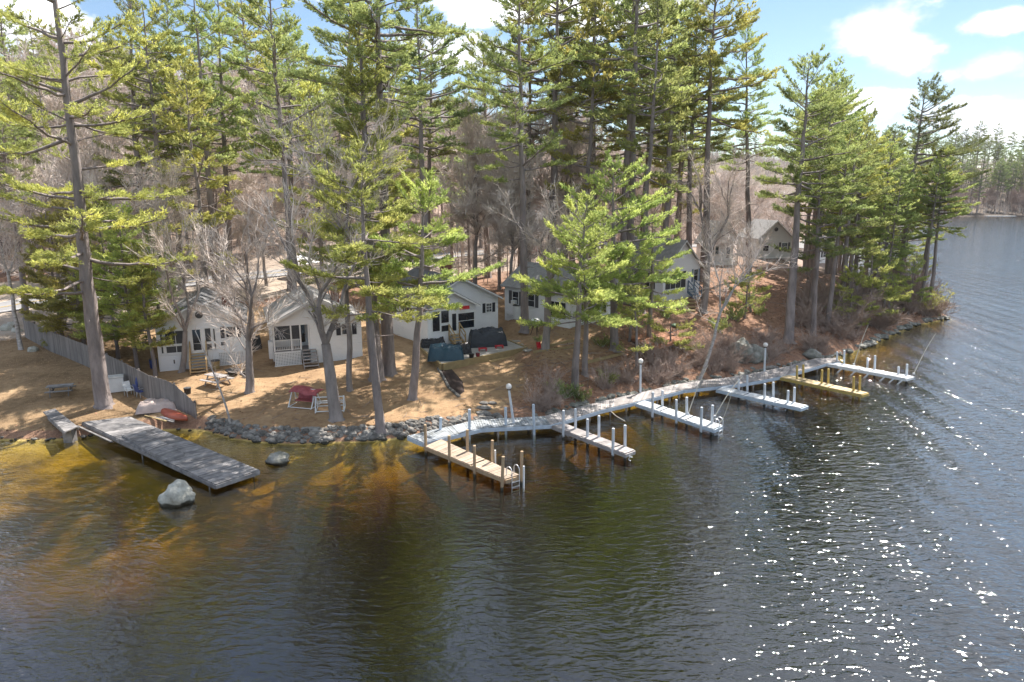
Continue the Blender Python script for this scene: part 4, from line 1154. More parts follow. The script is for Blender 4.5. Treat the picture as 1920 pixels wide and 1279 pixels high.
for t in (.5, .96):
    for P, Q in ((A, D), (B, C)):
        q = f(P, Q, t); lg.tube([(q[0], q[1], -1.0), (q[0], q[1], q[2] - .1)], .04, 6)
part(lg, 'support_leg', M_silver, old)
A, B, C, D = onz(80, 772, .95), onz(103, 766, .95), onz(146, 800, .95), onz(122, 810, .95)
gp = empty('gangplank', (A + B + C + D) / 4 * np.array([1, 1, 0]), 0, 'short silvered plank ramp propped on a stone pile at the left shore', 'gangplank')
part(boards(A, B, C, D, .16, .06), 'deck_section', M_silver, gp)
part(MB().beam((A * 3 + D) / 4 - up * 1.2, D - up * 1.2, .08, .16).beam((B * 3 + C) / 4 - up * 1.2, C - up * 1.2, .08, .16), 'side_beam', M_silver, gp)
q = (C + D) / 2 * .88 + (A + B) / 2 * .12
part(MB().box((q[0], q[1], .42), (.55, .5, .85)), 'support_block', M_silver, gp)

# ------------------------------------------------------------------ stones
def stone(mb, c, r, sd, sc_=(1, 1, .7), nu=8, nv=6, amp=.35):
    off = Vector((sd * 3.7 % 50, sd * 1.3 % 50, sd * 7.1 % 50))
    return mb.ball(c, r, nu, nv, sc_, lambda d: 1 + amp * mnoise.noise(d * 1.3 + off) + amp * .45 * mnoise.noise(d * 3.1 + off) + (amp * .5 * abs(mnoise.noise(d * 2.2 - off)) if nu > 12 else 0))
def shore_pt(px):
    return onz(px, np.interp(px, [q[0] for q in _sp], [q[1] for q in _sp]))
wl = MB(); rr = random.Random(8)
for i in range(560):
    px = rr.uniform(384, 935); s = shore_pt(px); t = rr.random() ** .8
    x, y = s[0] + rr.uniform(-.1, .1), s[1] + .05 + t * .95
    rad = rr.uniform(.12, .27); z = .02 + t * (.62 if px < 780 else .55) + rr.uniform(-.06, .06)
    if px > 880: z *= .8
    stone(wl, (x, y, z), rad, i + 1, (1.15, .95, .75))
tag(wl.build('stone_wall', M_rock), 'dry wall of grey fieldstones holding the lawn above the lake', 'stone wall')
rp = MB()
for i in range(420):
    px = rr.uniform(1000, 1782); s = shore_pt(px); big = px > 1620
    stone(rp, (s[0] + rr.uniform(-.4, .2), s[1] + rr.uniform(-.1, .8), rr.uniform(-.05, .30)), rr.uniform(.12, .3) * (1.6 if big else 1), i + 900, (1.2, 1, .65))
tag(rp.build('shore_stones', M_mossrock), 'tumbled dark stones along the foot of the bank', 'stones', kind='stuff')
r2 = MB()
for i in range(70):
    px = rr.uniform(-30, 380); s = shore_pt(px)
    stone(r2, (s[0], s[1] + rr.uniform(-.1, .6), rr.uniform(0, .18)), rr.uniform(.06, .16), i + 1900, (1.2, 1, .6))
tag(r2.build('shore_pebbles', M_rock), 'small stones along the left grassy shore', 'stones', kind='stuff')
def boulder(px, py, r, sc_, sd, label, mat=M_boulder, zb=None, amp=.3, rz=0):
    b = onz(px, py, 0) if zb is None else np.array([*G(px, py)[:2], 0]); z = (0 if zb is None else h1(b[0], b[1])) 
    mb = MB(); stone(mb, (0, 0, 0), r, sd, sc_, 26, 18, amp)
    o = mb.build('boulder', mat, None, True); o.location = (b[0], b[1], z + r * sc_[2] * .35); o.rotation_euler = (0, 0, rz)
    return tag(o, label, 'boulder')
boulder(335, 941, .70, (1.05, .85, .98), 14, 'large pale boulder standing in the shallows by the old dock', rz=.4)
boulder(522, 866, .62, (1.0, .8, .62), 23, 'smaller rounded boulder in the water off the end of the old dock', M_mossrock)
boulder(1387, 672, 1.15, (.9, .8, 1.0), 31, 'tall mossy rock at the left of the pair behind the last globe lamp', M_mossrock, 1, .38)
boulder(1414, 674, 1.05, (.95, .8, .9), 37, 'split grey rock immediately left of the last globe lamp', M_mossrock, 1, .4)
boulder(1522, 671, .75, (1, .8, .8), 41, 'grey rock at the foot of the bank near the far end of the walkway', M_mossrock, 1, .35)
boulder(1445, 694, .5, (1.2, .8, .6), 43, 'brownish low rock right beside the last globe lamp', M_rock, 1, .3)
for i, (px, py, r) in enumerate([(14, 618, .55), (24, 612, .45), (32, 622, .4), (62, 658, .4)]):
    boulder(px, py, r, (1.1, .9, .7), 50 + i, ['pale fieldstone at the left in the heap by the road end of the fence', 'pale fieldstone at the back of the heap by the road end of the fence',
            'pale fieldstone next to the birch in the heap by the fence', 'lone fieldstone at the foot of the grey fence'][i], M_boulder, 1)
stp = empty('stone_steps', (*G(905, 778)[:2], 0), 0, 'rough stone steps climbing the sandy edge to the walkway', 'steps')
for i, (px, py) in enumerate([(906, 786), (906, 776), (908, 766), (907, 757), (923, 757)]):
    b = G(px, py); mb = MB(); stone(mb, b + np.array([0, 0, .05]), .45 if i < 3 else .3, 70 + i, (1.2, .7, .35)); part(mb, 'step', M_rock, stp)

# ------------------------------------------------------------------ cabins
class Cabin:
    def __init__(s, S, label, name='cabin', cat='cabin'):
        s.S = S; s.W, s.D = S['W'], S['D']
        s.root = empty(name, S['o'], S['rz'], label, cat)
        s.yo = 0.0
    def P(s, face, u, z, n, yo=None):
        yo = s.yo if yo is None else yo
        return {'F': (u, yo - n, z), 'L': (-n, u, z), 'R': (s.W + n, u, z)}[face]
    def bx(s, mb, face, u0, u1, z0, z1, n0, n1):
        a, b = s.P(face, u0, z0, n0), s.P(face, u1, z1, n1)
        return mb.b2(a, b)
    def gable(s, x0, x1, y0, y1, z0, ze, zr, mat=None, name='wall'):
        xm = (x0 + x1) / 2; mb = MB()
        pts = [(x0, z0), (x1, z0), (x1, ze), (xm, zr), (x0, ze)]
        vs = [(x, y0, z) for x, z in pts] + [(x, y1, z) for x, z in pts]
        mb.add(vs, [(0, 1, 2, 3, 4), (9, 8, 7, 6, 5)] + [(i, 5 + i, 5 + (i + 1) % 5, (i + 1) % 5) for i in range(5)])
        return mb.build(name, mat or M_white, s.root)
    def roof(s, x0, x1, y0, y1, ze, zr, mat, oh=.32, of=.35, trim=True, th=.10):
        xm = (x0 + x1) / 2; sl = (zr - ze) / (xm - x0); mb = MB(); lift = .03
        for sg in (-1, 1):
            xe = x0 - oh if sg < 0 else x1 + oh; zeh = ze - oh * sl + lift; zrr = zr + lift
            vs = [(xe, y0 - of, zeh), (xm, y0 - of, zrr), (xm, y1 + of, zrr), (xe, y1 + of, zeh)]
            vs = vs + [(a, b, c + th) for a, b, c in vs]
            fs = [(0, 1, 2, 3), (7, 6, 5, 4), (0, 4, 5, 1), (1, 5, 6, 2), (2, 6, 7, 3), (3, 7, 4, 0)]
            mb.add(vs, fs)
        r = mb.build('roof', mat, s.root)
        if trim:
            t = MB(); e = of + .03
            for sg in (-1, 1):
                xe = x0 - oh if sg < 0 else x1 + oh; zeh = ze - oh * sl + lift
                t.add([(xe, y0 - e, zeh - .10), (xm, y0 - e, zr + lift - .10), (xm, y0 - e, zr + lift + .05), (xe, y0 - e, zeh + .05),
                       (xe, y0 - e + .028, zeh - .10), (xm, y0 - e + .028, zr + lift - .10), (xm, y0 - e + .028, zr + lift + .05), (xe, y0 - e + .028, zeh + .05)],
                      [(0, 1, 2, 3), (7, 6, 5, 4), (0, 4, 5, 1), (3, 2, 6, 7), (0, 3, 7, 4)])
            t.build('rake_trim', M_trim, r)
        return r
    def window(s, face, u0, u1, z0, z1, grid=(1, 2), shut=None, mat=None, fw=.07, sw=.34):
        m = MB()
        s.bx(m, face, u0 - fw, u1 + fw, z1, z1 + fw, 0, .05); s.bx(m, face, u0 - fw, u1 + fw, z0 - fw, z0, 0, .06)
        s.bx(m, face, u0 - fw, u0, z0, z1, 0, .05); s.bx(m, face, u1, u1 + fw, z0, z1, 0, .05)
        for i in range(1, grid[0]):
            u = u0 + (u1 - u0) * i / grid[0]; s.bx(m, face, u - .018, u + .018, z0, z1, .012, .038)
        for i in range(1, grid[1]):
            z = z0 + (z1 - z0) * i / grid[1]; s.bx(m, face, u0, u1, z - .02, z + .02, .012, .042)
        fr = m.build('window', M_trim, s.root)
        s.bx(MB(), face, 0, 0, 0, 0, 0, 0)
        pn = MB(); s.bx(pn, face, u0, u1, z0, z1, -.02, .015); pn.build('pane', mat or M_glass, fr)
        if shut:
            for a in (u0 - fw - .04 - sw, u1 + fw + .04):
                sm = MB(); s.bx(sm, face, a, a + sw, z0 - .06, z1 + .06, 0, .035); sm.build('shutter', shut, s.root)
        return fr
    def door(s, face, u0, u1, z0, z1, mat=None, glass=(.15, .9)):
        m = MB(); s.bx(m, face, u0, u1, z0, z1, 0, .04); d = m.build('door', mat or M_trim, s.root)
        g = MB(); h = z1 - z0; s.bx(g, face, u0 + .12, u1 - .12, z0 + h * glass[0], z0 + h * glass[1], .03, .048); g.build('pane', M_glass, d)
        k = MB(); k.ball(s.P(face, u1 - .07, z0 + h * .45, .07), .035, 6, 5); k.build('handle', M_metal, d)
    def lattice(s, face, u0, u1, z0, z1, step=.12):
        b = MB(); s.bx(b, face, u0, u1, z0, z1, .0, .02); bk = b.build('lattice_skirt', M_shut2, s.root)
        m = MB()
        for u in np.arange(u0, u1, step): s.bx(m, face, u, min(u + .065, u1), z0, z1, .02, .035)
        for z in np.arange(z0, z1, step): s.bx(m, face, u0, u1, z, min(z + .065, z1), .0351, .05)
        s.bx(m, face, u0 - .05, u1 + .05, z1 - .04, z1 + .06, .0505, .07); s.bx(m, face, u0 - .05, u1 + .05, z0 - .05, z0 + .05, .0505, .07)
        m.build('strips', M_trim, bk)
    def stairs(s, u0, u1, ztop, n, run=.26, mat=None, y0=0.0, rail=True, rmat=None):
        mat = mat or M_newwood; m = MB(); rise = ztop / n; tot = run * n
        for i in range(n):
            z = ztop - rise * i; y = y0 - run * i
            m.b2((u0 + .05, y - run, z - .045), (u1 - .05, y + .02, z))
        for x in (u0, u1 - .05):
            m.beam((x + .025, y0, ztop - .22), (x + .025, y0 - tot - .05, -.05), .05, .24)
        st = m.build('stairs', mat, s.root)
        if rail:
            for x in (u0, u1 - .05):
                r = MB()
                r.beam((x + .025, y0 - .05, ztop + .95), (x + .025, y0 - tot + .05, rise + .85), .06, .09)
                for yy in (y0 - .08, y0 - tot + .08): 
                    zb = ztop * (1 - (y0 - yy) / tot); r.b2((x - .02, yy - .045, zb - .2), (x + .07, yy + .045, zb + .95))
                r.beam((x + .025, y0 - .05, ztop + .5), (x + .025, y0 - tot + .05, rise + .4), .04, .07)
                r.build('handrail', rmat or mat, st)
    def railing(s, a, b, z0, z1, step=.13, mat=None):
        m = MB(); a, b = Vector(a), Vector(b); L = (b - a).length
        m.beam((*a, z1), (*b, z1), .07, .06); m.beam((*a, z0 + .08), (*b, z0 + .08), .05, .05)
        n = int(L / step)
        for i in range(n + 1):
            p = a + (b - a) * i / n; m.b2((p.x - .018, p.y - .018, z0 + .08), (p.x + .018, p.y + .018, z1))
        m.build('railing', mat or M_trim, s.root)
    def chimney(s, x, y, z0, z1, w=.55):
        c = MB().b2((x - w / 2, y - w / 2, z0), (x + w / 2, y + w / 2, z1)).build('chimney', M_brick, s.root)
        MB().b2((x - w / 2 - .05, y - w / 2 - .05, z1), (x + w / 2 + .05, y + w / 2 + .05, z1 + .09)).tube([(x, y, z1 + .09), (x, y, z1 + .32)], .13, 8).build('cap', M_pave, c)

# cabin 1: gabled, screened porch at the left, new wooden stairs
k = Cabin(S1, 'white gabled cabin with new yellow wooden stairs and a brick chimney, leftmost'); W, D = k.W, k.D
k.gable(0, W, 0, D, -.3, 3.55, 5.25); k.roof(0, W, 0, D, 3.55, 5.25, M_roofd)
for (u0, u1, z0, z1, g_) in [(.62, 2.02, 2.10, 3.10, (2, 1)), (.62, 2.02, 1.42, 1.92, (2, 1)), (.28, .40, 2.1, 3.1, (1, 1)), (.28, .40, 1.42, 1.92, (1, 1)), (3.42, 3.82, 2.1, 3.15, (1, 1)), (3.42, 3.82, 1.45, 1.95, (1, 1)), (4.02, 4.12, 2.1, 3.1, (1, 1)), (4.02, 4.12, 1.45, 1.95, (1, 1))]:
    k.window('F', u0, u1, z0, z1, g_, mat=M_screen)
k.door('F', 2.4, 3.2, 1.25, 3.2, glass=(.12, .95))
k.window('F', W - 1.30, W - .62, 2.35, 3.15, (1, 2), M_shutter, sw=.30)
vent = MB(); k.bx(vent, 'F', W - 1.75, W - 1.45, 1.72, 1.98, 0, .04); vent.build('wall_vent', M_shut2, k.root)
MB().tube([(W / 2, -.012, 4.25), (W / 2, -.06, 4.25)], .28, 16).build('gable_vent', M_screen, k.root)
orn = MB(); k.bx(orn, 'F', W / 2 - .04, W / 2 + .04, 4.75, 4.95, 0, .03); k.bx(orn, 'F', 1.02, 1.1, .55, .85, 0, .03); orn.build('ornament', M_black, k.root)
k.lattice('F', W - 2.0, W - .15, .12, 1.15); k.stairs(2.25, 3.45, 1.25, 7); k.chimney(W * .80, 3.4, 3.4, 5.75, .6)
for u in (0, .5, 2.12, 3.3, 3.9, 4.25): pass
lf = MB(); rr = random.Random(3)
k.window('L', 1.0, 2.4, 2.1, 3.0, (2, 1), mat=M_screen); k.window('R', 2.5, 3.3, 2.2, 3.1, (1, 2))
bd = MB(); k.bx(bd, 'F', .05, 2.05, 1.22, 1.29, 0, .05); bd.build('band_board', M_trim, k.root)
t = MB(); k.bx(t, 'F', 0, .12, -.2, 3.5, .0, .03); k.bx(t, 'F', W - .12, W, -.2, 3.5, 0, .03); t.build('corner_board', M_trim, k.root)

# cabin 2: recessed porch with lattice skirt
k = Cabin(S2, 'white cabin with grey roof, recessed corner porch and white lattice skirt, second from left'); W, D = k.W, k.D; pw = 2.75
k.gable(0, W, 1.6, D, -.3, 3.45, 5.25); k.roof(0, W, 0, D, 3.45, 5.25, M_roofb)
m = MB(); m.b2((pw, 0, -.3), (W, 1.59, 3.44)); m.build('wall', M_white, k.root)
m = MB(); xm = W / 2
m.add([(0, 0, 3.2), (W, 0, 3.2), (W, 0, 3.45), (xm, 0, 5.25), (0, 0, 3.45), (0, .14, 3.2), (W, .14, 3.2), (W, .14, 3.45), (xm, .14, 5.25), (0, .14, 3.45)],
      [(0, 1, 2, 3, 4), (9, 8, 7, 6, 5), (0, 5, 6, 1), (4, 3, 8, 9), (3, 2, 7, 8), (0, 4, 9, 5), (1, 6, 7, 2)])
m.v = [(a, b - .004, c) for a, b, c in m.v]; m.build('gable_wall', M_white, k.root)
MB().b2((0, 0, 1.05), (pw - .01, 1.59, 1.2)).build('porch_floor', M_grayboard, k.root)
m = MB()
for x in (.06, 1.35, 2.05, pw - .07): m.b2((x - .055, .02, 1.2), (x + .055, .13, 3.2))
m.b2((.005, 1.42, 1.2), (.115, 1.58, 3.2)); m.build('porch_post', M_trim, k.root)
k.railing((.12, .08), (2.0, .08), 1.2, 2.05); k.railing((.06, .15), (.06, 1.4), 1.2, 2.05)
m = MB().b2((.13, .07, 2.1), (1.3, .085, 3.18)).b2((1.41, .07, 2.1), (1.99, .085, 3.18)); m.build('insect_screen', M_screen, k.root)
k.yo = 1.6; k.window('F', .5, 1.6, 1.9, 2.9, (2, 2)); k.door('F', 1.95, 2.65, 1.2, 3.1); k.yo = 0
k.lattice('F', .02, 2.0, .05, 1.1); k.stairs(2.05, 3.2, 1.2, 6, mat=M_grayboard, rail=False)
k.window('F', W - 1.55, W - .85, 2.2, 3.05, (1, 2), M_shutter)
k.window('R', 2, 2.8, 2.2, 3.05, (1, 2)); k.window('R', 5, 5.8, 2.2, 3.05, (1, 2)); k.window('L', 3.5, 4.3, 2.2, 3.05, (1, 2))
k.chimney(W * .78, 3.6, 3.6, 6.0, .62)
MB().b2((-.35, .5, .55), (-.02, 1.3, 1.9)).build('meter_cabinet', M_whitep, k.root)

# cabin 3: main gable with a lower front gable room
k = Cabin(S3, 'white cabin with a projecting front room, tan steps and dark shutters, above the patio'); W, D = k.W, k.D; bw = W * .60
k.gable(0, W, 0, D, -.5, 3.5, 5.5); k.roof(0, W, 0, D, 3.5, 5.5, M_roofd)
k.gable(0, bw, -1.25, -.003, -.5, 3.25, 4.55, name='front_room'); k.roof(0, bw, -1.25, -.36, 3.25, 4.55, M_roofd)
k.yo = -1.25
k.window('F', .45, 1.15, 1.3, 3.0, (1, 1)); k.window('F', 1.3, 2.05, 1.95, 3.0, (1, 1)); k.window('F', 1.3, 2.05, 1.2, 1.72, (1, 1)); k.window('F', 3.0, bw - .2, 1.25, 2.6, (1, 2))
k.window('F', .45, 1.15, 1.2 - .001, 1.22, (1, 1)) if False else None
k.door('F', 2.25, 2.9, .85, 2.85); k.stairs(2.0, 3.1, .85, 4, .28, y0=-1.25)
k.yo = 0
k.window('F', W - 1.30, W - .75, 2.2, 2.95, (3, 3), M_shutter, sw=.30)
k.window('L', 2, 2.9, 1.9, 2.9, (1, 2), M_shutter); k.window('L', 5.2, 6.1, 1.9, 2.9, (1, 2), M_shutter); k.window('R', 3, 3.9, 1.9, 2.9, (1, 2))
k.chimney(W * .72, 5.6, 4.2, 6.3, .8)
fl = MB(); fl.add([(2.9, -1.72, 3.02), (3.9, -1.72, 3.0), (3.9, -1.70, 3.3), (2.9, -1.70, 3.32)], [(0, 1, 2, 3)])
fo = fl.build('pink_flag', M_redp, None); fo.matrix_world = Matrix.Translation(S3['o']) @ Matrix.Rotation(S3['rz'], 4, 'Z')
so_ = fo.modifiers.new('thickness', 'SOLIDIFY'); so_.thickness = .02
tag(fo, 'small pink bunting hanging from the front eave above the tan steps', 'bunting')

# cabin 4: long white cabin seen on its corner
k = Cabin(S4, 'long white cabin with pale roof and charcoal shutters, seen from its corner beyond the patio'); W, D = k.W, k.D
k.gable(0, W, 0, D, -.4, 3.1, 5.0); k.roof(0, W, 0, D, 3.1, 5.0, M_roofb)
k.window('L', D - 1.95, D - 1.15, 1.4, 2.55, (1, 2), M_shut2, sw=.42); k.window('L', D - 4.1, D - 3.3, 1.4, 2.5, (1, 2), M_shut2, sw=.4)
k.window('L', .55, 2.6, .75, 2.2, (3, 1)); k.window('F', 1.0, 3.6, .7, 2.2, (4, 1)); k.window('F', W - 2.4, W - 1.4, 1.3, 2.4, (1, 2), M_bluetrim)
ac = MB(); k.bx(ac, 'L', D - 1.8, D - 1.3, 1.42, 1.75, .05, .4); ac.build('air_conditioner', M_whitep, k.root)
k.lattice('L', D - 3.2, D - .3, -.15, .32); k.door('F', 4.1, 5.0, .6, 2.6)
t = MB(); k.bx(t, 'L', .0, .1, -.2, 3.05, .0, .03); k.bx(t, 'L', .1, 2.8, .45, .55, 0, .05); k.bx(t, 'L', 2.75, 2.85, -.2, 2.9, 0, .03); t.build('corner_board', M_trim, k.root)

# cabin 5: blue-railed
k = Cabin(S5, 'white gabled cabin with a screened porch and slate-blue stair rails, half hidden by pines'); W, D = k.W, k.D
k.gable(0, W, 0, D, -.6, 3.2, 6.0); k.roof(0, W, 0, D, 3.2, 6.0, M_roofb)
k.window('F', .3, W * .6, 1.2, 2.9, (4, 1), mat=M_screen); k.lattice('F', .1, W * .62, -.3, .8); k.window('F', W - 1.1, W - .4, 1.7, 2.9, (1, 2), M_bluetrim, sw=.25)
k.stairs(W * .66, W * .66 + 1.1, .9, 4, .28, M_bluetrim); k.window('L', 1, 4.5, 1.2, 2.8, (5, 1), mat=M_screen)
# cabin 6, 7, 8
k = Cabin(S6, 'narrow steep-gabled white cabin with a small front porch, up the bank'); W, D = k.W, k.D
k.gable(0, W, 1.3, D, -.6, 3.0, 5.6); k.roof(0, W, 0, D, 3.0, 5.6, M_roofb)
m = MB(); xm = W / 2
m.add([(0, -.004, 2.95), (W, -.004, 2.95), (W, -.004, 3.05), (xm, -.004, 5.6), (0, -.004, 3.05), (0, .12, 2.95), (W, .12, 2.95), (W, .12, 3.05), (xm, .12, 5.6), (0, .12, 3.05)],
      [(0, 1, 2, 3, 4), (9, 8, 7, 6, 5), (0, 5, 6, 1), (4, 3, 8, 9), (3, 2, 7, 8)]); m.build('gable_wall', M_white, k.root)
MB().b2((0, 0, -.3), (W, 1.29, .5)).build('porch_floor', M_trim, k.root)
m = MB()
for x in (.07, W - .07): m.b2((x - .07, .02, .5), (x + .07, .14, 2.95))
m.build('porch_post', M_trim, k.root); k.railing((.15, .08), (W - .15, .08), .5, 1.4); k.yo = 1.3; k.window('F', .4, 1.3, 1.2, 2.4); k.door('F', W - 1.2, W - .4, .5, 2.5)
k = Cabin(S7, 'pale grey cabin with a round attic vent, right of the narrow gabled one'); W, D = k.W, k.D
k.gable(0, W, 0, D, -.6, 3.0, 5.4, M_cream); k.roof(0, W, 0, D, 3.0, 5.4, M_roofb); k.window('F', .8, 1.7, 1.0, 1.9); k.window('F', W - 1.6, W - .7, 1.0, 2.2, (1, 2), M_shut2)
MB().tube([(W / 2, -.01, 4.2), (W / 2, -.06, 4.2)], .3, 12).build('gable_vent', M_screen, k.root)
m = MB(); k.bx(m, 'F', 0, W, -.05, .12, 0, .5); m.build('deck_edge', M_trim, k.root)
k = Cabin(S8, 'low white cabin farthest along the bank, behind the pines of the point'); W, D = k.W, k.D
k.gable(0, W, 0, D, -.6, 2.6, 3.9); k.roof(0, W, 0, D, 2.6, 3.9, M_roofb); k.window('F', .5, 1.4, 1.0, 2.1, (1, 2), M_shutter); k.window('F', 3, 4, 1.0, 2.1, (1, 2), M_shutter)

# big house across the road
def far_house(L, Rr, D, ze, zr, label, mat, wins):
    a = G(*L); b = G(*Rr); ux = b[:2] - a[:2]; W = float(np.linalg.norm(ux)); ux /= W
    S = dict(o=(a[0], a[1], min(a[2], b[2]) - .3), W=W, D=D, rz=math.atan2(ux[1], ux[0]), ux=ux, uy=np.array([-ux[1], ux[0]]))
    k = Cabin(S, label, 'house', 'house'); k.gable(0, W, 0, D, -1, ze, zr, mat); k.roof(0, W, 0, D, ze, zr, M_roofb)
    for (u0, u1, z0, z1) in wins: k.window('F', W * u0, W * u1, z0, z1, (2, 2), M_shut2)
    return k
k = far_house((938, 452), (1064, 446), 9, 6.2, 9.6, 'large pale grey two-storey house across the road, behind the tall trunks', M_cream, [(.08, .18, 3.8, 5.2), (.3, .4, 3.8, 5.2), (.62, .72, 3.8, 5.2), (.08, .18, .9, 2.4), (.32, .42, .9, 2.4)])
m = MB(); k.bx(m, 'F', k.W * .55, k.W * .95, 0, 2.5, 0, .06); m.build('garage_door', M_trim, k.root)
far_house((1265, 412), (1330, 408), 8, 4, 6.4, 'tan house on the slope across the road, seen through bare trees', M_tan, [(.15, .3, 1, 2.4), (.6, .75, 1, 2.4)])
far_house((1120, 462), (1190, 460), 7, 3, 5.2, 'small white cottage behind the bright pines, across the road', M_white, [(.2, .35, 1, 2.2), (.6, .75, 1, 2.2)])

# ------------------------------------------------------------------ yard things
def at(px, py, dz=0.0):
    b = G(px, py); return (b[0], b[1], b[2] + dz)
def rz_of(pa, pb):
    a, b = G(*pa), G(*pb); return math.atan2(b[1] - a[1], b[0] - a[0])

# grey board fence
fpx = [(48, 633), (96, 660), (155, 684), (205, 710), (274, 747), (332, 769), (369, 787)]
fpt = [G(*p) for p in fpx]; fh = [1.75, 1.8, 1.8, 1.85, 1.85, 1.75, 1.0]
fe = empty('board_fence', tuple(fpt[3]), 0, 'long grey vertical-board fence running down to the lake, its lake end sagging', 'fence')
pts = resample([(p[0], p[1], h_) for p, h_ in zip(fpt, fh)], .155)
mb = MB(); rr = random.Random(4)
for a, b in zip(pts[:-1], pts[1:]):
    x, y = (a[0] + b[0]) / 2, (a[1] + b[1]) / 2; z = h1(x, y); hh_ = a[2] + rr.uniform(-.025, .025)
    mb.box((x, y, z + hh_ / 2 + .02), (math.dist(a[:2], b[:2]) * .94, .025, hh_), math.atan2(b[1] - a[1], b[0] - a[0]))
part(mb, 'board_panel', M_fence, fe)
mb = MB()
for fr_ in (.25, .8):
    for a, b in zip(pts[:-1:6], pts[6::6]): mb.beam((a[0] + .04, a[1] + .05, h1(a[0], a[1]) + a[2] * fr_), (b[0] + .04, b[1] + .05, h1(b[0], b[1]) + b[2] * fr_), .04, .09)
part(mb, 'rail', M_fence, fe)
for a in pts[::15]: part(MB().box((a[0] + .09, a[1] + .12, h1(a[0], a[1]) + a[2] / 2), (.1, .1, a[2] + .05)), 'post', M_fence, fe)

def picnic(px, py, rz, mat, label, s=1.0):
    r = empty('picnic_table', at(px, py), rz, label, 'picnic table'); r.scale = (s, s, s)
    m = MB()
    for i in range(5): m.box((0, -.31 + i * .155, .75), (1.8, .14, .04))
    m.build('tabletop', mat, r)
    for y in (-.68, .68):
        m = MB(); m.box((0, y - .075, .45), (1.8, .14, .04)); m.box((0, y + .075, .45), (1.8, .14, .04)); m.build('seat', mat, r)
    for x in (-.62, .62):
        m = MB(); m.beam((x, -.62, 0), (x, -.22, .73), .05, .09); m.beam((x, .62, 0), (x, .22, .73), .05, .09); m.box((x + .046, 0, .41), (.04, 1.5, .09)); m.box((x + .046, 0, .70), (.04, .74, .08)); m.build('leg_frame', mat, r)
picnic(408, 722, -.5, M_grayboard, 'sunlit pale picnic table on the sand before the first cabin')
picnic(115, 740, .35, M_silver, 'dark weathered picnic table on the grass left of the huge pine', .9)

# chest, rubbish and chairs against the fence
r = empty('deck_box', at(218, 733), .5, 'pale storage chest with a lid between the huge pine and the fence', 'chest')
MB().box((0, 0, .5), (1.05, .75, 1.0)).build('body', M_whitep, r); MB().box((0, 0, 1.05), (1.12, .82, .10)).box((0, .1, 1.12), (.9, .3, .05)).build('lid', M_cream, r)
def chair(px, py, rz, mat, label, fold=0):
    r = empty('patio_chair', at(px, py), rz, label, 'chair')
    MB().box((0, 0, .42), (.5, .5, .05)).build('seat', mat, r)
    m = MB(); m.beam((-.0, .24, .42), (0, .42, .98), .5, .04); m.build('backrest', mat, r)
    for x in (-.23, .23):
        for y in (-.23, .23): MB().beam((x, y, 0), (x, y, .42), .035, .035).build('leg', M_metal, r)
        m = MB(); m.beam((x, -.23, .64), (x, .3, .66), .05, .03); m.beam((x, -.22, .42), (x, -.22, .64), .03, .03); m.build('armrest', M_metal, r)
chair(243, 742, .9, M_whitep, 'white plastic chair beside the pale storage chest')
chair(266, 744, 2.6, M_blue, 'blue folding chair leaning among the clutter by the fence')
r = empty('folded_umbrella', at(257, 741), .3, 'furled purple-topped umbrella propped against the fence', 'umbrella')
MB().tube([(0, 0, 0), (.1, .25, 1.5)], .025, 6).build('pole', M_whitep, r); MB().tube([(.03, .08, .5), (.06, .16, .9), (.1, .26, 1.55)], [.05, .13, .04], 8).build('canopy', M_blue, r)
def mound(name, px, py, rz, size, mat, label, cat, sd=1, z0=0.0, droop=.12):
    """loosely draped cover over something boxy"""
    nx_, ny_ = 22, 16; V = []; Fq = []
    for j in range(ny_ + 1):
        for i in range(nx_ + 1):
            u, v = i / nx_ * 2 - 1, j / ny_ * 2 - 1
            e = max(abs(u), abs(v)); prof = 1 if e < .78 else max(0, 1 - ((e - .78) / .22) ** 2.2)
            nzv = mnoise.noise(Vector((u * 2.2 + sd * 7, v * 2.2, sd))) * .22 + mnoise.noise(Vector((u * 6 + sd, v * 6, sd * 3))) * .09
            V.append((u * size[0] / 2 * (1 + .05 * nzv), v * size[1] / 2 * (1 + .05 * nzv), size[2] * prof * (1 + nzv * (1.2 if droop else .5)) - (.03 if prof <= 0 else 0)))
    for j in range(ny_):
        for i in range(nx_):
            a = j * (nx_ + 1) + i; Fq.append((a, a + 1, a + nx_ + 2, a + nx_ + 1))
    b = [j * (nx_ + 1) for j in range(ny_ + 1)]
    me_ = npmesh(name, V, Fq, True)
    o = link(name, me_, None, mat); o.location = at(px, py, z0); o.rotation_euler = (0, 0, rz)
    return tag(o, label, cat)
mound('tarp_bundle', 296, 767, .35, (2.5, 1.6, .55), M_pinkw, 'pale pinkish tarpaulin heap at the lake end of the fence', 'tarpaulin', 3)
def hull(name, px, py, rz, L, W, Hh, mat, label, cat, flip=False, z0=0):
    m = MB(); n = 12; secs = []
    for i in range(n + 1):
        t = i / n * 2 - 1; w_ = W / 2 * max(.03, (1 - abs(t) ** 2.4)); zz = Hh * (.15 * t * t)
        secs.append([(t * L / 2, w_ * math.cos(a), zz + (Hh * math.sin(a) * (.75 + .25 * (1 - t * t)))) for a in np.linspace(0, math.pi, 9)])
    for s in secs: m.v += [tuple(p) for p in s]
    for i in range(n):
        for k in range(8): m.f.append((i * 9 + k, (i + 1) * 9 + k, (i + 1) * 9 + k + 1, i * 9 + k + 1))
        m.f.append((i * 9, i * 9 + 8, (i + 1) * 9 + 8, (i + 1) * 9))
    o = m.build(name, mat, None, True); o.location = at(px, py, z0); o.rotation_euler = (0, 0, rz); return tag(o, label, cat)
hull('canoe', 326, 781, -.62, 3.4, .85, .38, M_orange, 'overturned red-orange canoe beside the sagging end of the fence', 'canoe')
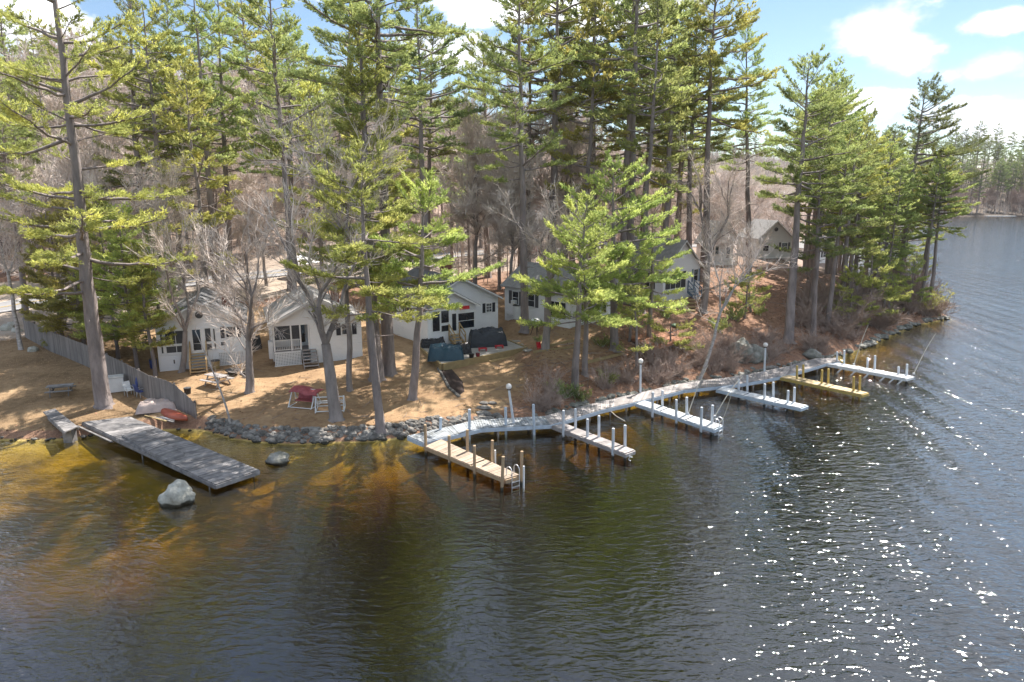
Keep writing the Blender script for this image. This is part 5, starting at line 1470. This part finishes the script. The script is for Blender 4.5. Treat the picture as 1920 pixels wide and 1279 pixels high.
r = empty('lumber_pile', at(296, 786), -.55, 'loose poles and boards lying in the grass by the tarpaulin heap', 'lumber')
for i, (y, l_, m_) in enumerate([(0, 3.2, M_silver), (.22, 2.6, M_whitep), (.4, 2.9, M_silver), (-.2, 2.2, M_timber)]):
    MB().beam((-l_ / 2, y, .06 + .02 * i), (l_ / 2, y + .1, .06 + .01 * i), .11, .05).build('board', m_, r)

# glider swing with red canopy, and a second frame
def bars(name, segs, rad, mat, root, n=6):
    m = MB()
    for a, b in segs: m.tube([a, b], rad, n)
    return m.build(name, mat, root)
r = empty('canopy_swing', at(572, 760), -.25, 'lawn swing with collapsed red canopy and pale tubular frame', 'garden swing'); r.scale = (.85, .85, .66)
for x in (-1.0, 1.0):
    bars('side_frame', [((x, -.75, .03), (x, 0, 1.75)), ((x, .75, .03), (x, 0, 1.75)), ((x, -.85, .03), (x, .85, .03))], .045, M_whitep, r)
bars('cross_bar', [((-1.0, 0, 1.75), (1.0, 0, 1.75)), ((-1.0, .8, .05), (1.0, .8, .05)), ((-1.0, -.8, .05), (1.0, -.8, .05))], .04, M_whitep, r)
m = MB(); n = 10
for j in range(5):
    for i in range(n + 1):
        u = i / n * 2 - 1; v = j / 4 * 2 - 1
        m.v.append((u * 1.15, v * .72 + .1, 1.88 - .26 * v * v - .10 * math.sin(u * 5) * abs(v) + .05 * math.cos(u * 9)))
for j in range(4):
    for i in range(n): a = j * (n + 1) + i; m.f.append((a, a + 1, a + n + 2, a + n + 1))
cn = m.build('canopy', M_red, r, True); cn.rotation_euler = (.10, .16, 0); md = cn.modifiers.new('thickness', 'SOLIDIFY'); md.thickness = .015
m = MB(); m.box((0, .05, .55), (1.5, .55, .1)); m.beam((0, .32, .58), (0, .52, 1.1), 1.5, .1); m.build('seat', M_red, r)
bars('hanger', [((-.75, -.1, .6), (-.8, 0, 1.7)), ((.75, -.1, .6), (.8, 0, 1.7))], .015, M_metal, r)
r = empty('swing_frame', at(620, 768), .15, 'bare tubular lounger frame next to the red canopy swing', 'garden frame')
for x in (-.9, .9): bars('side_frame', [((x, -.7, .04), (x, .7, .04)), ((x, -.6, .04), (x, -.2, 1.0)), ((x, .6, .04), (x, .0, .9))], .04, M_whitep, r)
bars('cross_bar', [((-.9, -.6, .08), (.9, -.6, .08)), ((-.9, .6, .08), (.9, .6, .08)), ((-.9, .1, .45), (.9, .1, .45)), ((-.9, -.25, .95), (.9, -.25, .95)), ((-.9, .35, .5), (.9, .35, .5))], .035, M_whitep, r)
# fire pit by cabin 1, pails
r = empty('fire_pit', at(437, 702), .2, 'low black fire pit on the sand beside the pale picnic table', 'fire pit')
MB().tube([(0, 0, .18), (0, 0, .34), (0, 0, .38)], [.38, .55, .57], 16).build('bowl', M_black, r); bars('leg', [((-.3, -.3, 0), (-.25, -.25, .2)), ((.3, -.3, 0), (.25, -.25, .2)), ((0, .4, 0), (0, .33, .2))], .03, M_black, r)
MB().tube([(1.0, .1, .06), (1.0, .1, .12)], [.5, .5], 16).build('lid', M_black, r)
def pail(px, py, rad, h_, mat, label, cat='bucket', name='bucket'):
    r = empty(name, at(px, py), 0, label, cat)
    MB().tube([(0, 0, 0), (0, 0, h_)], [rad * .85, rad], 14).build('body', mat, r); MB().tube([(0, 0, h_), (0, 0, h_ + .04)], [rad * 1.04, rad * 1.0], 14).build('rim', M_black if mat != M_black else M_shut2, r)
pail(405, 691, .33, .62, M_timber, 'tan wooden tub at the foot of the new yellow stairs', 'tub', 'tub')
pail(352, 738, .25, .4, M_black, 'small black pail on the sand just inside the fence')
pail(288, 690, .28, .7, M_blue, 'blue barrel in the shade at the left corner of the first cabin', 'barrel', 'barrel')
mound('grill_cover', 480, 655, .4, (1.0, .7, 1.1), M_black, 'black covered grill in the gap between the first two cabins', 'grill', 9)
def spruce(px, py): pass

# mulch bed with stone edging, patio and its timbers
bed_px = [(822, 692), (846, 690), (868, 715), (872, 735), (860, 744), (842, 728)]
bp_ = [G(*p) for p in bed_px]
m = MB(); cen = np.mean(bp_, 0); n = len(bp_)
ring = resample([tuple(p) for p in bp_] + [tuple(bp_[0])], .35)[:-1]; k_ = len(ring)
m.v = [(cen[0], cen[1], h1(cen[0], cen[1]) + .22)] + [(p[0] * .6 + cen[0] * .4, p[1] * .6 + cen[1] * .4, h1(p[0] * .6 + cen[0] * .4, p[1] * .6 + cen[1] * .4) + .2) for p in ring] + [(p[0], p[1], h1(p[0], p[1]) - .03) for p in ring]
for i in range(k_): m.f.append((0, 1 + i, 1 + (i + 1) % k_)); m.f.append((1 + i, 1 + k_ + i, 1 + k_ + (i + 1) % k_, 1 + (i + 1) % k_))
r = empty('garden_bed', (cen[0], cen[1], 0), 0, 'pointed dark mulch bed edged with small stones on the sandy lawn', 'garden bed')
part(m, 'mulch', M_mulch, r, smooth=True)
m = MB()
for i, p in enumerate(resample([tuple(bp_[0]), tuple(bp_[5]), tuple(bp_[4])], .22)): stone(m, (p[0], p[1], h1(p[0], p[1]) + .05), .13, i + 300, (1, 1, .8))
part(m, 'stone_edging', M_rock, r)

pc = [G(*p) for p in ((829, 687), (984, 655), (930, 637), (786, 655))]
pz = max(p[2] for p in pc[2:]) + .04
pq = [onz(*p, pz) for p in ((829, 683), (985, 652), (940, 634), (785, 648))]
r = empty('patio', tuple(np.mean(pq, 0)), 0, 'raised concrete patio held by landscape timbers before the third cabin', 'patio')
part(MB().prism([(p[0], p[1], pz) for p in pq], -.05, 0), 'paving', M_pave, r)
for a, b in ((0, 1), (0, 3), (1, 2)):
    m = MB(); P, Q = pq[a].copy(), pq[b].copy(); d_ = (Q - P) / np.linalg.norm(Q - P); out_ = np.array([d_[1], -d_[0], 0]) * (1 if a == 0 and b == 1 else (-1 if b == 3 else 1)) * .11
    for lv in range(5):
        m.beam(P + out_ + np.array([0, 0, -.02 - .19 * lv]), Q + out_ + np.array([0, 0, -.02 - .19 * lv]), .17, .175)
    part(m, 'retaining_timber', M_timber, r)
part(MB().beam(pq[0] * .45 + pq[1] * .55 + np.array([0, -.5, -.45]), pq[0] * .2 + pq[1] * .8 + np.array([0, -.5, -.45]), .3, .12), 'step', M_newwood, r)
def onp(px, py): q = onz(px, py, pz); return q
mound('tarp_cover', 838, 676, .1, (2.9, 1.9, 1.0), M_tarp, 'teal tarpaulin over patio furniture at the left corner of the patio', 'tarpaulin', 5).location = tuple(onp(836, 672))
mound('tarp_cover', 868, 664, .3, (1.5, 1.0, .75), M_blackbag, 'black tarpaulin draped over a low table beside the tan steps', 'tarpaulin', 6).location = tuple(onp(866, 662))
mound('plastic_sheet', 812, 646, .2, (2.2, 1.1, .7), M_blackbag, 'crumpled black plastic sheet against the front room wall', 'plastic sheet', 8).location = tuple(onp(812, 650))
gc = mound('furniture_cover', 915, 646, .25, (3.3, 1.3, 1.35), M_cover, 'big charcoal cover over stacked patio furniture right of the tan steps', 'cover', 4); gc.location = tuple(onp(914, 648))
def redleg(px, py, label):
    q = onp(px, py); r = empty('red_chair', tuple(q), .25, label, 'chair')
    MB().box((0, 0, .22), (.7, .4, .05)).build('seat', M_redp, r); bars('leg', [((-.3, -.15, 0), (-.3, -.15, .24)), ((.3, -.15, 0), (.3, -.15, .24)), ((-.3, .15, 0), (-.3, .15, .24)), ((.3, .15, 0), (.3, .15, .24))], .035, M_redp, r)
redleg(905, 658, 'low red chair showing under the left end of the charcoal cover')
redleg(936, 653, 'low red chair showing under the right end of the charcoal cover')
q = onp(884, 672); r = empty('flower_pot', tuple(q), 0, 'dark round pot on the patio edge, left of its neighbour', 'pot'); MB().tube([(0, 0, 0), (0, 0, .38)], [.16, .22], 12).build('body', M_black, r); MB().tube([(0, 0, .30), (0, 0, .36)], [.18, .18], 12).build('soil', M_mulch, r)
q = onp(896, 670); r = empty('flower_pot', tuple(q), 0, 'small dark red pot on the patio edge, right of its neighbour', 'pot'); MB().tube([(0, 0, 0), (0, 0, .34)], [.13, .19], 12).build('body', M_carred, r); MB().tube([(0, 0, .27), (0, 0, .32)], [.15, .15], 12).build('soil', M_mulch, r)
for i, (px, py) in enumerate([(968, 641), (974, 648), (982, 655), (990, 658)]):
    b = at(px, py, .05); tag(MB().box(b, (.75, .5, .09), .2 + .1 * i).build('stepping_stone', M_pave), 'pale square stepping stone beside the right end of the patio', 'stepping stone', 'stepping stones beside the patio')
# by the long cabin
pail(970, 598, .45, 1.3, M_whitep, 'tall white barrel against the wall of the long white cabin', 'barrel', 'barrel')
def kettle(px, py, lid, label, s=1.0):
    r = empty('kettle_grill', at(px, py), .3, label, 'grill'); r.scale = (s, s, s)
    MB().ball((0, 0, .85), .38, 14, 8, (1, 1, .75)).build('bowl', M_black, r); MB().ball((0, 0, .98), .385, 14, 8, (1, 1, .62)).build('lid', lid, r)
    bars('leg', [((.3, .2, 0), (.12, .08, .65)), ((-.3, .2, 0), (-.12, .08, .65)), ((0, -.35, 0), (0, -.14, .65))], .022, M_black, r); MB().box((.62, 0, .84), (.4, .35, .04)).build('side_shelf', M_black, r)
kettle(1004, 628, M_whitep, 'grill with white dome between two pines by the long white cabin', 1.25)
r = empty('yellow_float', at(1018, 604), .6, 'yellow ring leaning on the wall of the long white cabin', 'ring'); m = MB()
ringp = [(.34 * math.cos(a), .12 + .05 * math.sin(a), .40 + .34 * math.sin(a)) for a in np.linspace(0, 6.283, 17)]
m.tube(ringp, .10, 8, False).build('ring', M_yel, r)
r = empty('red_chair', at(1012, 656), .4, 'bright red low chair at the foot of the curved bare tree', 'chair'); r.scale = (.75, .75, .75)
MB().box((0, 0, .25), (.5, .45, .06)).build('seat', M_redp, r); m = MB(); m.beam((0, .2, .28), (0, .4, .8), .5, .05); m.build('backrest', M_redp, r)
for x in (-.2, .2):
    for y in (-.18, .18): MB().box((x, y, .12), (.06, .06, .24)).build('leg', M_redp, r)
# timbers along the bank path
for i, (a, b, lab) in enumerate([((1000, 662), (1085, 652), 'long grey landscape timber lying along the path left of the bright pines'), ((1098, 682), (1170, 664), 'sunlit timber edging the path beneath the bright pines'), ((1020, 652), (1075, 640), 'upper timber edging the path by the curved bare tree')]):
    A, B = G(*a), G(*b); tag(MB().beam(A + np.array([0, 0, .08]), B + np.array([0, 0, .08]), .2, .2).build('landscape_timber', M_timber), lab, 'timber', 'timbers edging the bank path')
# orange deck
oz = max(G(*p)[2] for p in ((1190, 628), (1285, 626), (1235, 650))) + .12
oq = [onz(*p, oz) for p in ((1228, 651), (1293, 632), (1265, 616), (1178, 630))]
r = empty('low_deck', tuple(np.mean(oq, 0)), 0, 'low orange-stained deck on the leafy bank below the blue-railed cabin', 'deck')
part(boards(oq[0], oq[3], oq[2], oq[1], .15), 'deck_boards', M_odeck, r)
m = MB()
for a, b in ((0, 1), (1, 2), (2, 3), (3, 0)): m.beam(oq[a] + np.array([0, 0, -.15]), oq[b] + np.array([0, 0, -.15]), .06, .2)
for p in oq: m.beam(p * .96 + np.mean(oq, 0) * .04 + np.array([0, 0, -.1]), p * .96 + np.mean(oq, 0) * .04 + np.array([0, 0, -1.4]), .1, .1)
part(m, 'rim_joist', M_odeck, r)
b = onz(1265, 627, oz); r = empty('kettle_grill', tuple(b), .3, 'dark kettle grill standing on the orange-stained deck', 'grill')
MB().ball((0, 0, .72), .36, 14, 8, (1, 1, .55)).build('bowl', M_black, r); MB().ball((0, 0, .78), .365, 14, 8, (1, 1, .5)).build('lid', M_green, r)
bars('leg', [((.3, .2, 0), (.12, .08, .6)), ((-.3, .2, 0), (-.12, .08, .6)), ((0, -.35, 0), (0, -.14, .6))], .022, M_black, r)
r = empty('stone_steps', at(1290, 585), 0, 'timber steps climbing the bank to the blue-railed cabin', 'steps')
for i, (px, py) in enumerate([(1290, 584), (1291, 577), (1291, 570), (1290, 564)]):
    b = G(px, py); part(MB().box((b[0], b[1], b[2] + .06), (1.4, .35, .16)), 'step', M_timber, r)

# shrink-wrapped boat on its trailer, cars on the road edge
b = at(583, 514); r = empty('wrapped_boat', b, rz_of((540, 518), (630, 503)), 'boat in bright white shrink wrap on a trailer by the road', 'boat')
m = MB(); n = 14
for i in range(n + 1):
    t = i / n; x = -3.3 + 6.6 * t; w_ = 1.2 * (1 - max(0, t - .55) ** 2 * 4.2); w_ = max(w_, .06); top = 2.35 + .35 * math.sin(math.pi * min(1, t * 1.2)) - .35 * t; rail = 1.45 + .25 * t
    m.v += [(x, -w_ * .75, .75 + .35 * t), (x, -w_, rail), (x, -w_ * .45, top - .25), (x, 0, top), (x, w_ * .45, top - .25), (x, w_, rail), (x, w_ * .75, .75 + .35 * t)]
for i in range(n):
    for k_ in range(7): a = i * 7; m.f.append((a + k_, a + 7 + k_, a + 7 + (k_ + 1) % 7, a + (k_ + 1) % 7))
m.f.append(tuple(range(6, -1, -1))); m.f.append(tuple(n * 7 + q for q in range(7)))
m.build('wrapped_hull', M_wrap, r)
tr = MB(); tr.beam((-3, -.7, .55), (2.6, -.5, .55), .1, .12); tr.beam((-3, .7, .55), (2.6, .5, .55), .1, .12); tr.beam((2.6, -.5, .55), (4.4, 0, .5), .1, .1); tr.beam((2.6, .5, .55), (4.4, 0, .5), .1, .1); tr.beam((-1.5, -1.1, .45), (-1.5, 1.1, .45), .1, .1)
tr.build('trailer', M_metal, r)
for y in (-1.15, 1.15): MB().tube([(-1.5, y - .1, .34), (-1.5, y + .1, .34)], .34, 16).build('wheel', M_rubber, r)

def car(px, py, rz, mat, label, suv=True):
    r = empty('parked_car', at(px, py, .06), rz, label, 'car')
    m = MB(); L, W_ = 4.7, 1.85; hz = 1.75 if suv else 1.45
    prof = [(-2.35, .45), (-2.33, .95), (-2.2, 1.05), (-2.0, hz - .1), (-1.7, hz), (.2, hz), (.95, 1.12), (2.05, .98), (2.32, .75), (2.35, .42)]
    for y, k_ in ((-W_ / 2, 1), (-W_ / 2 + .12, 1), (W_ / 2 - .12, 1), (W_ / 2, 1)):
        for x, z in prof:
            inset = abs(y) > W_ / 2 - .05
            yy = y * (.86 if z > 1.15 else 1.0); m.v.append((x * (.985 if inset else 1), yy, z - (.04 if inset and z > .6 else 0)))
    n = len(prof)
    for j in range(3):
        for i in range(n): a = j * n + i; b_ = j * n + (i + 1) % n; m.f.append((a, b_, b_ + n, a + n))
    m.f.append(tuple(range(n))); m.f.append(tuple(3 * n + q for q in range(n - 1, -1, -1)))
    m.build('body', mat, r)
    for s in (-1, 1):
        g_ = MB(); y = s * (W_ / 2 * .86 + .012) ; y2 = s * (W_ / 2 * .93 + .012)
        for x0, x1 in ((-1.85, -.75), (-.65, .55)):
            g_.add([(x0, y2, 1.16), (x1 + (.25 if x1 > 0 else 0), y2, 1.16), (x1, y, hz - .14), (x0 + .05, y, hz - .14)], [(0, 1, 2, 3)])
        w_ = g_.build('side_window', M_glass, r); md = w_.modifiers.new('thickness', 'SOLIDIFY'); md.thickness = .02
        for x in (-1.45, 1.45):
            wh = MB().tube([(x, s * (W_ / 2 - .22), .36), (x, s * (W_ / 2 + .02), .36)], .36, 18).build('wheel', M_rubber, r)
            MB().tube([(x, s * (W_ / 2 + .021), .36), (x, s * (W_ / 2 + .035), .36)], .21, 12).build('rim', M_metal, wh)
        MB().box((2.30, s * .65, .78), (.12, .36, .15)).build('headlight', M_whitep, r)
    ws = MB().add([(1.0, -.72, 1.14), (1.0, .72, 1.14), (.26, .70, hz - .05), (.26, -.70, hz - .05)], [(0, 1, 2, 3)]); w_ = ws.build('windscreen', M_glass, r); w_.location = (.03, 0, .03)
    md = w_.modifiers.new('thickness', 'SOLIDIFY'); md.thickness = .02
car(690, 503, rz_of((660, 504), (730, 500)), M_car, 'black car on the road edge right of the wrapped boat')
car(1012, 479, rz_of((990, 482), (1035, 478)), M_carred, 'dark red car across the yard behind the long white cabin')
hull('kayak', 1135, 486, .1, 3.6, .8, .36, M_orange, 'orange kayak upside down on the ground behind the bright pines', 'kayak')
# small white docks on the far shore
for px in (1862, 1889):
    q = onz(px, 405.5, .5); tag(MB().box((q[0], q[1], .5), (9, 3, .35)).box((q[0] - 3, q[1], 0), (.4, .4, 1.4)).box((q[0] + 3, q[1], 0), (.4, .4, 1.4)).build('far_dock', M_whiteboard), 'tiny white dock on the far shore', 'dock', 'white docks on the far shore')

# bent pale sapling before cabin 1
b = G(432, 797); q = atY(366, 620, b[1]); v = np.array(q) - b
pts = [tuple(np.array([v[0] * t ** 1.6, 0, v[2] * (t - .06 * math.sin(3.1 * t))])) for t in np.linspace(0, 1, 10)]
r = empty('birch_sapling', tuple(b), 0, 'thin white birch sapling bowed leftwards from the stone lake wall', 'tree')
MB().tube(pts, [.075 - .05 * t for t in np.linspace(0, 1, 10)], 7).build('trunk', M_birch, r)
m = MB(); rr = random.Random(2)
for i in range(26):
    p = Vector(pts[rr.randrange(4, 10)]); d_ = Vector((rr.uniform(-1, .6), rr.uniform(-.6, .6), rr.uniform(-.2, 1))).normalized(); m.tube([p, p + d_ * rr.uniform(.4, 1.1)], [.012, .005], 3)
m.build('crown', M_twig, r)
# fallen grey branches on the lawn
for i, (a, b_, lab) in enumerate([((468, 752), (380, 790), None), ((690, 690), (790, 668), None)]): pass

# ------------------------------------------------------------------ litter: leaves on the banks, tufts of dry grass
def litter(name, pts, size, mat, label, cat, rs, upright=0.0, lift=.03):
    P = np.array(pts); m = len(P)
    n_ = rs.normal(0, 1, (m, 3)); n_[:, 2] = np.abs(n_[:, 2]) + 1.2; n_ /= np.linalg.norm(n_, axis=1, keepdims=True)
    u = np.cross(n_, rs.normal(0, 1, (m, 3))); u /= np.linalg.norm(u, axis=1, keepdims=True); v = np.cross(n_, u)
    s = size * rs.uniform(.6, 1.4, (m, 1)); P = P + np.array([0, 0, lift])
    V = np.stack([P - u * s, P - v * s * .6, P + u * s, P + v * s * .6], 1).reshape(-1, 3)
    tag(link(name, npmesh(name, V, np.arange(m * 4).reshape(-1, 4)), None, mat), label, cat, kind='stuff')
rs = np.random.RandomState(77)
xx = rs.uniform(-32, 62, 90000); yy = rs.uniform(34, 92, 90000); dd = sdist(xx, yy)
kb = smst(-3.0, 1.5, xx - .12 * (yy - 40) + wob(xx * 2, yy * 2) * 1.2)
pr = np.where(dd > .2, kb * .75 + (1 - kb) * (.05 + .5 * (dd < 1.5)), 0) * (dd < 26)
sel = (rs.rand(len(xx)) < pr * .55) & (yy < 40 + 60 * np.abs(xx) / 40 + 25)
zz = H(xx[sel], yy[sel])
litter('leaf_litter', np.stack([xx[sel], yy[sel], zz], 1), .075, M_leaf, 'fallen brown oak leaves over the banks', 'leaves', rs)
xx = rs.uniform(-60, 2, 60000); yy = rs.uniform(36, 66, 60000); dd = sdist(xx, yy)
w_ = (dd > .1) * (dd < 22) * (.25 + .75 * (1 - smst(-27, -22, xx + (yy - 44) * .55)))
sel = rs.rand(len(xx)) < w_ * .4; zz = H(xx[sel], yy[sel])
P = np.stack([xx[sel], yy[sel], zz], 1); D = np.tile([0, 0, 1.0], (len(P), 1))
NV, NF = needles(rs, P, D, 3, .09, .02, .6, .5)
tag(link('dry_grass', npmesh('dry_grass', NV, NF), None, M_dryg), 'short dry tan grass on the lawn', 'grass', kind='stuff')
# twigs and sticks strewn on the slopes
ss0, ss1 = [], []
for _ in range(900):
    px = rs.uniform(930, 1600); py = np.interp(px, [q[0] for q in _sp], [q[1] for q in _sp]) - rs.uniform(5, 110)
    if _ % 4 == 0: px, py = rs.uniform(380, 900), rs.uniform(690, 800)
    q = G(px, py) if _ < 260 else None
    if q is None: 
        x, y = rs.uniform(0, 45), rs.uniform(44, 84)
    else: x, y = q[0], q[1]
    if sdist(x, y)[0] < .4: continue
    a = rs.uniform(0, 6.28); L = rs.uniform(.3, 1.6); x2, y2 = x + L * math.cos(a), y + L * math.sin(a)
    ss0.append((x, y, h1(x, y) + .04)); ss1.append((x2, y2, h1(x2, y2) + .07))
V, Fq = frusta(ss0, ss1, np.full(len(ss0), .016), np.full(len(ss0), .008), 4)
tag(link('fallen_sticks', npmesh('fallen_sticks', V, Fq), None, M_bark2), 'fallen sticks strewn over the slopes', 'sticks', kind='stuff')

# ------------------------------------------------------------------ air
m, nt, out = newmat('haze')
pv = N(nt, 'ShaderNodeVolumePrincipled'); pv.inputs['Color'].default_value = (.86, .92, 1, 1); pv.inputs['Density'].default_value = .00006; pv.inputs['Anisotropy'].default_value = .25
nt.links.new(pv.outputs[0], out.inputs['Volume'])
hz_ = MB().b2((-420, -50, -12), (760, 760, 118)); tag(hz_.build('haze', m), kind='stuff')
sc.cycles.volume_bounces = 0
